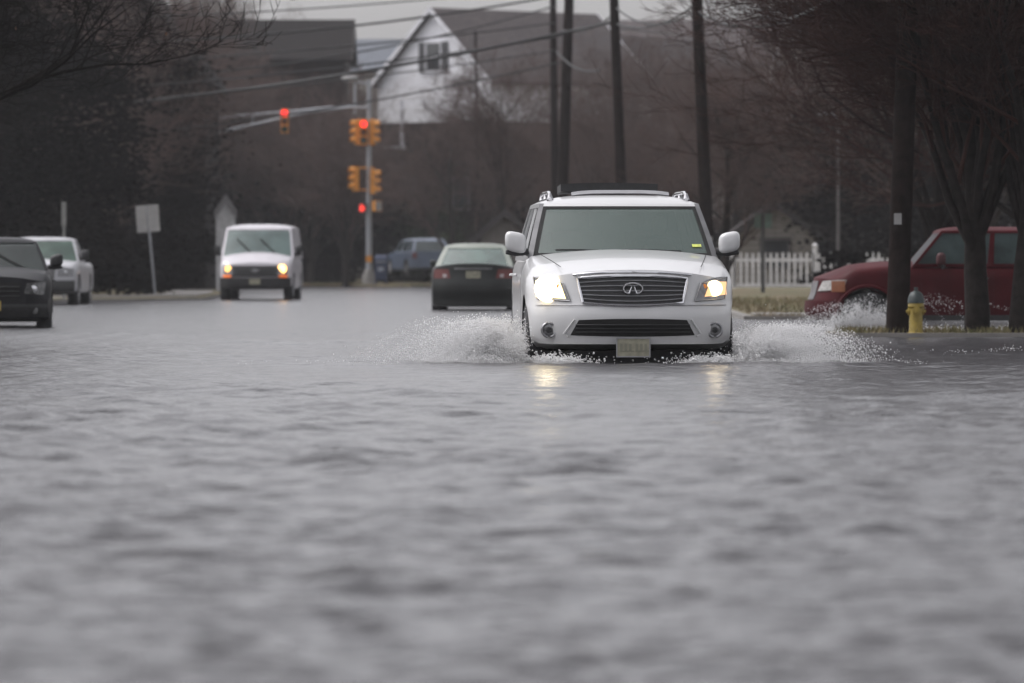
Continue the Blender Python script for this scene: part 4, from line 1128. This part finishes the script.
# ================================================================== trees
def rand_perp(d, rn):
    a = Vector((rn.gauss(0,1), rn.gauss(0,1), rn.gauss(0,1))); a -= d*a.dot(d); return a.normalized()
def make_tree_meshes(seed, H, r0, vase=False, spread=.6, counts=(11,8,6,5,4), droop=0, lean=0., fork=.22):
    rn = random.Random(seed); T = MB(); K = MB()
    sides = (9,6,5,3,3,3)
    def branch(p, d, L, r, lvl):
        n = (7,5,4,3,2,2)[lvl]; pts = [p.copy()]; rad = [r]; dirs = [d.copy()]
        q = p.copy(); dd = d.copy()
        for i in range(n):
            dd = (dd+rand_perp(dd, rn)*(.10,.16,.20,.24,.28,.3)[lvl]+Vector((0,0,(.05,.07,.05,.02,0,-.01)[lvl]-droop*lvl*.03))).normalized()
            q = q+dd*(L/n); pts.append(q.copy()); dirs.append(dd.copy())
            e = (i+1)/n; rad.append(max(.0045, r*(1-e*(.75 if lvl else .6))))
        (T if lvl < 2 else K).tube(pts, rad, sides[lvl], lvl < 1)
        if lvl >= len(counts): return
        c = counts[lvl]
        for k in range(c):
            if lvl == 0: f = fork+(1-fork)*((k+rn.random())/c) if not vase else fork+.18*rn.random()
            else: f = .22+.78*((k+rn.random())/c)
            f = min(f, .999); i = int(f*n); t = f*n-i
            pp = pts[i].lerp(pts[i+1], t); bd = dirs[i+1]
            ang = rn.uniform(.35,.9)*(spread/.6) if lvl else rn.uniform(.3,.85)*(spread/.6)
            if vase and lvl == 0: ang = rn.uniform(.12,.62)*(spread/.6)
            nd = (bd*math.cos(ang)+rand_perp(bd, rn)*math.sin(ang)).normalized()
            if nd.z < -.15: nd.z *= -.3; nd.normalize()
            if lvl == 0: LL = H*(.62 if vase else .50)*(1-.45*f)*rn.uniform(.8,1.2)
            else: LL = L*rn.uniform(.42,.66)
            rr = max(.0055, rad[min(i,len(rad)-1)]*rn.uniform(.42,.62)) if not (vase and lvl == 0) else r*rn.uniform(.32,.5)
            branch(pp, nd, LL, rr, lvl+1)
    branch(Vector((0,0,-.3)), Vector((lean,0,1)).normalized(), H*(.5 if vase else .85), r0, 0)
    return T, K
def mesh_of(mb, name, m, smooth=False):
    me = bpy.data.meshes.new(name); me.from_pydata(mb.v, [], mb.f); me.update(); me.materials.append(m)
    for p in me.polygons: p.use_smooth = True
    return me
TV = []
for i, (sd, H, r0, kw) in enumerate([(1,10,.20,dict(spread=.62)),(2,9,.17,dict(spread=.75,fork=.15)),(3,11,.22,dict(spread=.55,vase=True)),(4,10,.2,dict(spread=.7,vase=True))]):
    T, K = make_tree_meshes(sd, H, r0, **kw)
    TV.append((H, mesh_of(T,'trunk',bark2), mesh_of(K,'crown',twig_far)))
def place_tree(v, x, y, h, label, rz, z=0.0, group='bare street and garden trees', mb=None, mc=None, name='bare_tree'):
    H, a, b = TV[v]
    t = thing(name, label, 'tree', (x,y,z), rz, group); t.scale = (h/H,)*3
    for nm, me, mm in (('trunk',a,mb),('crown',b,mc)):
        o = bpy.data.objects.new(nm, me); C.objects.link(o); o.parent = t
        if mm: o.material_slots[0].link = 'OBJECT'; o.material_slots[0].material = mm
    return t
bg = [ # px, Y, height, variant, label
 (500,238,8.6,0,'bare grey brown tree in front of the white house roof, left of the crossing poles'),
 (452,248,7.2,1,'low bare tree below the gable window of the white house'),
 (590,232,8.8,2,'bare tree behind the two crossing poles'),
 (655,226,8.2,3,'bare tree between the middle pole and the right leaning pole'),
 (735,215,7.6,0,'bare tree just right of the right leaning pole'),
 (690,262,10,1,'tall bare tree farther back behind the right leaning pole'),
 (545,270,9.5,3,'bare tree far back between white house and crossing poles'),
 (630,275,9.6,0,'bare tree far back behind the middle pole'),
 (790,190,7.0,1,'bare tree behind the picket fence'),
 (840,200,9.6,2,'bare tree behind the fence above the red truck bonnet'),
 (420,300,9.0,2,'bare tree beside the left wall of the white house'),
 (325,290,9.5,0,'bare tree behind the mast arm of the signal'),
 (265,274,8.8,3,'bare tree above the white van roof'),
 (210,272,9.8,1,'bare tree left of the white van, behind the signs'),
 (160,205,9.6,0,'bare tree behind the two pale signs'),
 (95,188,9.6,2,'bare tree above the white pickup truck'),
 (30,175,9.0,3,'bare tree in the dark left background'),
 (900,150,9.5,0,'bare tree behind the red truck cab'),
 (985,140,9.8,1,'bare tree behind the red truck at the right edge'),
 (125,240,12.0,2,'tall bare tree rising at top left behind the dark house'),
 (770,250,9.8,3,'bare tree in front of the far right grey house'),
 (235,300,13.6,1,'bare treetop showing over the roof of the dark brick house'),
 (390,275,6.5,0,'small bare tree right of the traffic signal'),
 (290,270,7.4,1,'bare tree just behind the white van, under the mast arm'),
 (345,262,8.2,2,'bare tree left behind the signal pole, over the dark house corner'),
 (225,270,9.6,0,'tall bare tree in front of the dark brick house wall'),
 (310,268,9.0,3,'bare tree in front of the dark brick house, right half'),
 (180,274,10.0,1,'bare tree left of the dark brick house front'),
 (55,215,11.0,0,'tall bare tree in front of the very dark left house'),
 (725,150,5.2,1,'small bare tree by the fence right of the SUV mirror'),
]
rn = random.Random(5)
for px, Y, h, v, lab in bg: place_tree(v, gx(px,Y), Y, h, lab, rn.uniform(0,6.28))
# near right trees, own meshes
def own_tree(px, Y, H, r0, seed, label, kw, mt=bark, mc=twig_red, rz=0, leaves=False):
    T, K = make_tree_meshes(seed, H, r0, **kw)
    t = thing('bare_tree', label, 'tree', (gx(px,Y),Y,0), rz, 'bare street and garden trees')
    for nm, mb, mm in (('trunk',T,mt),('crown',K,mc)):
        o = bpy.data.objects.new(nm, mesh_of(mb, nm, mm)); C.objects.link(o); o.parent = t
    if leaves:
        L = MB(); rr = random.Random(seed)
        for i in range(140):
            p = Vector(K.v[rr.randrange(len(K.v))]); a = rand_perp(Vector((0,0,1)), rr)*.035; b = Vector((0,0,-.06))
            L.add([p, p+a+b*.5, p+b, p-a+b*.5], [(0,1,2,3)])
        o = L.obj('dead_leaf', leaf_dead, t, fix=False); o['kind'] = 'stuff'
    return t
own_tree(976,81.2,8.2,.19,21,'big bare vase shaped tree with grey trunk right of the hydrant',dict(vase=True,spread=.50,counts=(14,8,7,6,4),fork=.30), leaves=False)
own_tree(1018,80.8,8.6,.17,22,'bare tree at the right edge with its trunk cut by the picture border',dict(vase=True,spread=.6,counts=(15,9,7,6,4),fork=.36), rz=1)
own_tree(930,107.5,8.6,.15,23,'bare reddish tree standing behind the red truck bonnet',dict(vase=True,spread=.55,counts=(12,8,7,6,4),fork=.30), rz=2)
own_tree(1060,108,9.6,.2,24,'bare tree behind the right edge trees outside the frame',dict(vase=True,spread=.8,counts=(11,7,6,5,4),fork=.25), rz=3)
# near left tree, trunk outside the frame
own_tree(-215,84,9.0,.25,31,'large bare tree at upper left whose dark branches hang into the picture',dict(spread=.85,counts=(17,9,7,6,4),fork=.38), mc=mat('twig_black',(.009,.007,.006),.95, spec=.05), leaves=True)
own_tree(-75,128,8.6,.18,32,'bare dark tree behind the black SUV at left',dict(spread=.8,counts=(12,8,7,6,3),fork=.42), mc=mat('twig_black',(.022,.018,.017)))
own_tree(45,205,10.4,.18,33,'bare dark tree rising behind the white pickup cab',dict(spread=.8,counts=(12,8,7,6,3),fork=.42), mc=mat('twig_black',(.022,.018,.017)))

def foliage(rn, cx, cy, cz, rx, ry, rz, n, size, shape='ell'):
    mb = MB(); clumps = []
    for k in range(max(10, n//160)):
        while True:
            p = Vector((rn.uniform(-1,1), rn.uniform(-1,1), rn.uniform(-1,1)))
            if shape == 'cone':
                if Vector((p.x,p.y,0)).length < (1-p.z)*.5+.06: break
            elif p.length < 1: break
        clumps.append((p, rn.uniform(.10,.26)))
    for i in range(n):
        c, s = rn.choice(clumps)
        p = c+Vector((rn.gauss(0,s),rn.gauss(0,s),rn.gauss(0,s*.6)))
        q = Vector((cx+p.x*rx, cy+p.y*ry, max(.02, cz+p.z*rz)))
        a = rand_perp(Vector((0,0,1)), rn)*size*rn.uniform(.6,1.4); b = rand_perp(a.normalized(), rn)*size*rn.uniform(.5,1.1)
        mb.add([q-a, q-b*.6, q+a, q+b*.6], [(0,1,2,3)])
    return mb
def evergreen(px, Y, H, w, label, shape='cone', m=needle, seed=1, n=9000, size=.11, z=0., name='evergreen_tree', cat='tree', group='evergreen trees'):
    rn = random.Random(seed); t = thing(name, label, cat, (gx(px,Y),Y,z), 0, group)
    a = MB(); a.tube([(0,0,-.2),(0,0,H*.5),(0,0,H*.9)], [.14,.09,.03] if H > 4 else [.05,.04,.02], 8); a.obj('trunk', bark, t, 50)
    f = foliage(rn, 0, 0, H*.52, w, w, H*.50, n, size, shape); o = bpy.data.objects.new('crown', mesh_of(f,'crown',m)); C.objects.link(o); o.parent = t
    return t
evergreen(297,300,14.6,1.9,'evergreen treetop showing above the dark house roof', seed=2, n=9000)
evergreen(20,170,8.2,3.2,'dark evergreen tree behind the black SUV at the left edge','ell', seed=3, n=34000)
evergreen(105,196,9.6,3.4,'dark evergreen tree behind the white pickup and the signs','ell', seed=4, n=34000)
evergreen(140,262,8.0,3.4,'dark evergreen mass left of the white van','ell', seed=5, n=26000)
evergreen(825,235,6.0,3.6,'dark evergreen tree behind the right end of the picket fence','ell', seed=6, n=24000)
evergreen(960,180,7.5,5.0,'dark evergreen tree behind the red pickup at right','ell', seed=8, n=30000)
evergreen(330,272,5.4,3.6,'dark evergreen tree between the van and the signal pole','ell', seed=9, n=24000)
sh = 'shrubs in the background'
for px, Y, H, w, lab, m, sd in [
  (110,170,2.0,2.0,'dark shrub below the two pale signs, left',needle,41),(75,165,2.3,1.6,'dark shrub right behind the white pickup',needle,42),
  (178,200,2.3,1.3,'dark shrub left of the white van',needle,43),(322,285,2.8,2.2,'dark shrub right of the white van',needle,44),
  (395,285,2.3,1.5,'dark shrub behind the mailbox',needle,45),(425,272,4.2,1.8,'dull green rounded shrub above the blue SUV',needle2,46),
  (455,268,2.6,1.7,'dull shrub above the dark sedan roof',needle2,47),(700,200,2.5,2.0,'brownish shrub behind the SUV right mirror',needle,48),
  (860,172,1.3,1.6,'low shrub behind the red truck bonnet',needle,49),(545,230,3.0,2.2,'dark shrub behind the left edge of the SUV roof',needle,50),
  (600,222,3.3,2.6,'dark shrub hidden behind the SUV roof centre',needle,51),(665,232,3.6,2.6,'dark shrub behind the right half of the SUV roof',needle,52),
  (350,330,4.2,3.0,'dark shrub left behind the signal pole',needle,53),(240,300,4.5,4.0,'dark shrub behind the white van roof',needle,54),
  (885,140,1.5,1.7,'low dark shrub behind the utility pole and red truck',needle,55),(140,225,3.0,3.0,'dark tall shrub behind the two signs',needle,56)]:
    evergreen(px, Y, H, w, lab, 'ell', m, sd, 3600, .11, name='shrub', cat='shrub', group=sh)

# distant wood (one mass)
def wood():
    T = MB(); rn = random.Random(77)
    src = make_tree_meshes(91, 9, .14, spread=.8, counts=(8,6,5,4))
    src2 = make_tree_meshes(92, 9, .14, spread=.7, vase=True, counts=(8,6,5,4))
    for i in range(64):
        a, b = (src, src2)[i%2]; x = -62+i*2.0+rn.uniform(-1,1); y = rn.uniform(325,368); s = rn.uniform(.85,1.25); an = rn.uniform(0,6.28); ca, sa = math.cos(an)*s, math.sin(an)*s
        for mb in (a, b):
            T.add([(x+v[0]*ca-v[1]*sa, y+v[0]*sa+v[1]*ca, v[2]*s) for v in mb.v], mb.f)
    o = bpy.data.objects.new('distant_wood', mesh_of(T,'distant_wood',twig_far)); C.objects.link(o)
    tag(o, 'far off brown mass of bare trees behind the houses', 'woods', None, 'stuff')
wood()
def hill_backdrop():  # added opaque backdrop, blocks bright horizon sky in the gaps between trees
    xs = np.linspace(-500,500,120); ys = np.linspace(385,800,24); mb = MB()
    def h(x, y): return max(-.3, (7.6+1.6*math.sin(x*.021+1)+.9*math.sin(x*.11)+.5*math.sin(x*.37+y))*min(1,(y-384)/26))
    mb.grid(lambda u, v: (-500+1000*u, 385+415*v, h(-500+1000*u, 385+415*v)), 300, 40)
    struct(mb.obj('hill_backdrop', backdrop_m, None, 60))
hill_backdrop()

# grass blades on strip and near verge
mb = MB(); rn = random.Random(9)
for i in range(9000):
    if i % 3 == 0: x = rn.uniform(4.4,10); y = rn.uniform(79.8,83); z = .04
    else: x = rn.uniform(4.3,9.5); y = rn.uniform(104.3,135); z = rz_(x,y)-.01
    if 106.3 < y < 108.5: continue
    a = rn.uniform(0,6.28); w = .012; h = rn.uniform(.04,.12); lx, ly = rn.gauss(0,.03), rn.gauss(0,.03)
    mb.add([(x-w*math.cos(a),y-w*math.sin(a),z),(x+w*math.cos(a),y+w*math.sin(a),z),(x+lx,y+ly,z+h)],[(0,1,2)])
o = mb.obj('grass', blade_m, None, fix=False); tag(o, 'short winter grass on the right verge and kerb strip', 'grass', None, 'stuff')

# ================================================================== houses
def house(name, label, loc, rz, W, L, zw, zr, wall, roof, wall2=None, zsplit=0, wins=(), over=.35, trim=trim_w, chimney=None, cat='house'):
    """gable end faces local -Y (width W along x), ridge runs along +Y for L"""
    t = thing(name, label, cat, loc, rz)
    m = MB()
    if wall2: 
        m2 = MB(); m2.box(-W/2,W/2,0,L,-.3,zsplit); m2.obj('lower_wall', wall2, t)
    z0 = zsplit if wall2 else -.3
    e = .0 if not wall2 else .06
    m.add([(-W/2-e,-e,z0),(W/2+e,-e,z0),(W/2+e,L+e,z0),(-W/2-e,L+e,z0),(-W/2-e,-e,zw),(W/2+e,-e,zw),(W/2+e,L+e,zw),(-W/2-e,L+e,zw),(0,-e,zr-.05),(0,L+e,zr-.05)],
          [(0,3,2,1),(0,1,5,8,4),(2,3,7,9,6),(1,2,6,5),(3,0,4,7),(4,8,9,7),(5,6,9,8)])
    m.obj('wall', wall, t)
    sl = (zr-zw)/(W/2)
    r = MB()
    for sd in (-1, 1):
        x1 = sd*(W/2+over); z1 = zr-sl*(W/2+over)
        r.slab(lambda u, v: (x1*u, -over+(L+2*over)*v, zr+(z1-zr)*u+.01), 1, 1, (0,0,.14))
    ro = r.obj('roof', roof, t)
    for yy in (-over-.04, L+over):
        for sd in (-1, 1):
            tr = MB(); x1 = sd*(W/2+over); z1 = zr-sl*(W/2+over)
            tr.slab(lambda u, v: (x1*u, yy+.04*v, zr+(z1-zr)*u-.06), 1, 1, (0,0,.26))
            tr.obj('bargeboard', trim, ro)
    if chimney:
        cx, cy, cw, ct = chimney; c = MB(); c.box(cx-cw,cx+cw,cy-cw,cy+cw,zw,ct); c.box(cx-cw-.05,cx+cw+.05,cy-cw-.05,cy+cw+.05,ct,ct+.12); c.obj('chimney', brick, ro)
    for face, a, z, w, h, shut in wins:    # face: 'g' gable, 'l'/'r' side
        if face == 'g': M = Matrix.Translation((a,-e,z))
        elif face == 'r': M = Matrix.Translation((W/2+e,a,z)) @ Matrix.Rotation(R(90),4,'Z')
        else: M = Matrix.Translation((-W/2-e,a,z)) @ Matrix.Rotation(R(-90),4,'Z')
        wo = MB(); wo.box(-w/2,w/2,-.04,.05,-h/2,h/2, M); win = wo.obj('window', win_glass, t)
        fr = MB()
        for x0, x1, q0, q1 in ((-w/2-.09,w/2+.09,h/2,h/2+.1),(-w/2-.09,w/2+.09,-h/2-.1,-h/2),(-w/2-.09,-w/2,-h/2,h/2),(w/2,w/2+.09,-h/2,h/2),(-w/2,w/2,-.03,.03)):
            fr.box(x0,x1,-.075,.0,q0,q1, M)
        fr.obj('frame', trim if z > 5 else mat('frame_brown',(.09,.08,.08),.7), win)
        if shut:
            for sd in (-1,1):
                s_ = MB(); s_.box(sd*(w/2+.11+.2)-.2, sd*(w/2+.11+.2)+.2, -.085,.0,-h/2-.06,h/2+.06, M); s_.obj('shutter', shutter_m, win)
    return t
# white gabled house
Y = 285; k = Y/FPX
wh = house('house', 'white two storey gabled house with dark shuttered attic window, grey roof',
  (gx(435,Y), Y, .3), R(-46), 7.7, 10.5, gz(95,Y)-.3+.7, gz(11,Y)-.3, siding, roof_m, brick, gz(97,Y)-.3-1.2,
  wins=[('g',0,gz(57,Y)-.3,.95,1.30,True),('g',-1.9,4.0,1.0,1.4,False),('g',1.9,4.0,1.0,1.4,False),('r',2.2,4.0,1.0,1.4,False),('r',5.2,4.0,1.0,1.4,False),('r',8.2,4.0,1.0,1.4,False)], over=.35)
# low porch extension (white post) left of it
pt = MB(); pt.box(-.07,.07,-.07,.07,0,gz(100,Y-7)-gz(146,Y-7)+4.0); 
o = thing('porch', 'dark porch with white corner posts below the white gable', 'porch', (gx(402,Y-7),Y-7,.3), R(0))
m = MB(); m.tube([(0,0,gz(148,Y-7)-.3),(0,0,gz(100,Y-7)-.3)], .09, 8); m.obj('post', trim_w, o)
m = MB(); m.tube([(0,0,0),(0,0,gz(148,Y-7)-.3)], .08, 8); m.obj('lower_post', mat('trim_brown',(.04,.035,.035),.7), o)
m = MB(); m.box(-.9,.15,-.05,.05,gz(146,Y-7)-.45,gz(146,Y-7)-.3); m.obj('rail', trim_w, o)

# dark brick house left : ridge parallel to the picture
Y = 282
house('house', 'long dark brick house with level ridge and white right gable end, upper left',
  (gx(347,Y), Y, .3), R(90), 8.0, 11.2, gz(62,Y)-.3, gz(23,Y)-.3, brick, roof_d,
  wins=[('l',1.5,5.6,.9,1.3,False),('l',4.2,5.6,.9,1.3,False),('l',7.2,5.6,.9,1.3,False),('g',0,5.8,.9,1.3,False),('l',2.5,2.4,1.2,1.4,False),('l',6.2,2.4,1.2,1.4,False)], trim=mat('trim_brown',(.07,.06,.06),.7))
v = MB(); v.tube([(0,0,0),(0,0,.55)], .09, 8)
# far-left tall dark house
Y = 205
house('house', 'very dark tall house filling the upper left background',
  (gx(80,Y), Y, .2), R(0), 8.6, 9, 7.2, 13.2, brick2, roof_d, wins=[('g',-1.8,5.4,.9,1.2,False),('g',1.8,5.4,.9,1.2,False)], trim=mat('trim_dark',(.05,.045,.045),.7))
# roof glimpsed between the brick house and the gable
Y = 320
house('house', 'small grey roofed house glimpsed between the dark house and white gable',
  (gx(405,Y), Y, .3), R(90), 7, 6.5, gz(72,Y)-.3, gz(42,Y)-.3, siding_b, mat('roof_blue_grey',(.10,.11,.13),.8), trim=trim_g)
# right house
Y = 305
house('house', 'grey roofed house with pale gable end behind the right leaning pole',
  (gx(778,Y), Y, .3), R(78), 7.5, 9.5, gz(66,Y)-.3, gz(22,Y)-.3, siding_b, roof_m, wins=[('g',0,gz(62,Y)-.3,.8,1.2,False),('l',3,5,.9,1.2,False)], trim=trim_w)
# white gable piece right of ridge
Y = 292
house('house', 'pale gabled house partly hidden by trees right of the crossing poles',
  (gx(612,Y), Y, .3), R(-35), 6.0, 9.0, gz(100,Y)-.3, gz(38,Y)-.3, siding_b, roof_m, wins=[('g',0,6.6,.8,1.2,False)], trim=trim_g)
# pale garage behind fence
Y = 186
house('garage', 'pale beige garage behind the white picket fence', (gx(775,Y), Y, .3), R(0), 2.4, 4.0, 1.6, 2.45, siding_b, roof_m, wins=[('g',0,1.0,.8,.8,False)], trim=mat('trim_brown',(.07,.06,.06),.7), cat='garage')
Y = 215
house('shed', 'pale grey shed behind the left mirror of the white SUV', (gx(505,Y), Y, .3), R(0), 1.7, 3.0, 1.7, 2.45, mat('shed_wall',(.17,.155,.15),.8), roof_d, trim=mat('trim_brown',(.07,.06,.06),.7), cat='shed')
Y = 192
house('shed', 'narrow white gabled shed glimpsed left above the white van', (gx(226,Y), Y, .15), R(4), .60, .7, 2.4, 2.85, mat('shed_white',(.42,.42,.43),.8), mat('shed_roof',(.20,.20,.21),.8), trim=trim_g, cat='shed', over=.04)

# ================================================================== haze
m = MB(); m.box(-700,700,-120,1000,-1.5,22)
o = m.obj('haze', []); o['kind'] = 'stuff'; tag(o, 'thin rain mist filling the street', 'haze')
hm = bpy.data.materials.new('haze'); hm.use_nodes = True; N = hm.node_tree.nodes
N.remove(N['Principled BSDF']); pv = N.new('ShaderNodeVolumePrincipled'); pv.inputs['Color'].default_value = (.93,.93,.96,1)
pv.inputs['Density'].default_value = .00020; pv.inputs['Anisotropy'].default_value = .3
hm.node_tree.links.new(pv.outputs[0], N['Material Output'].inputs['Volume'])
o.data.materials.clear(); o.data.materials.append(hm)

# ================================================================== light
w = bpy.data.worlds.new('World'); sc.world = w; w.use_nodes = True; N = w.node_tree.nodes; L = w.node_tree.links
sky = N.new('ShaderNodeTexSky'); sky.sky_type = 'NISHITA'; sky.sun_disc = False
sky.sun_elevation = R(58); sky.sun_rotation = R(-75); sky.air_density = 1.0; sky.dust_density = 4.0; sky.ozone_density = 1
hs = N.new('ShaderNodeHueSaturation'); hs.inputs['Saturation'].default_value = .10
tint = N.new('ShaderNodeMixRGB'); tint.blend_type = 'MULTIPLY'; tint.inputs[0].default_value = 1; tint.inputs[2].default_value = (1.0,.985,1.008,1)
L.new(sky.outputs[0], hs.inputs['Color']); L.new(hs.outputs[0], tint.inputs[1]); L.new(tint.outputs[0], N['Background'].inputs['Color'])
N['Background'].inputs['Strength'].default_value = .13
sl = bpy.data.lights.new('sun', 'SUN'); sl.energy = .5; sl.angle = R(25); sl.color = (1,.98,.95)
so = bpy.data.objects.new('sun', sl); C.objects.link(so)
d = Vector((math.sin(R(-75))*math.cos(R(58)), math.cos(R(-75))*math.cos(R(58)), math.sin(R(58))))
so.rotation_euler = d.to_track_quat('Z', 'Y').to_euler()

# headlamp beams
def spot(x, z, e, col, size, root, y=-.16):
    l = bpy.data.lights.new('headlamp', 'SPOT'); l.energy = e; l.color = col; l.spot_size = R(size); l.spot_blend = .8; l.shadow_soft_size = .06
    o = bpy.data.objects.new('headlamp_light', l); C.objects.link(o)
    o.matrix_world = root.matrix_basis @ Matrix.Translation((x, y, z)) @ Matrix.Rotation(R(88.5), 4, 'X') @ Matrix.Rotation(R(180), 4, 'Y') @ Matrix.Rotation(R(0),4,'Z')
    # lamp shines along its -Z ; aim to car's -Y
    fwd = (root.matrix_basis.to_3x3() @ Vector((0,-1,-.03))).normalized()
    o.rotation_euler = (-fwd).to_track_quat('Z','Y').to_euler()
spot(-.845,.935,1.5,(1,.86,.6),50,suv.root); spot(.80,.935,1,(1,.86,.6),50,suv.root)

# ================================================================== camera
cam = bpy.data.cameras.new('camera'); co = bpy.data.objects.new('camera', cam); C.objects.link(co)
cam.sensor_width = 36; cam.lens = FPX/1024*36
co.location = (0,0,CAMZ); co.rotation_euler = (math.pi/2-math.atan((341.5-HY)/FPX), 0, 0)
cam.clip_start = .5; cam.clip_end = 4000
cam.dof.use_dof = True; cam.dof.focus_distance = 58.5; cam.dof.aperture_fstop = 3.5
sc.camera = co
sc.render.resolution_x = 1024; sc.render.resolution_y = 683
sc.view_settings.view_transform = 'Standard'; sc.view_settings.look = 'None'; sc.view_settings.exposure = 1.0; sc.view_settings.gamma = 1
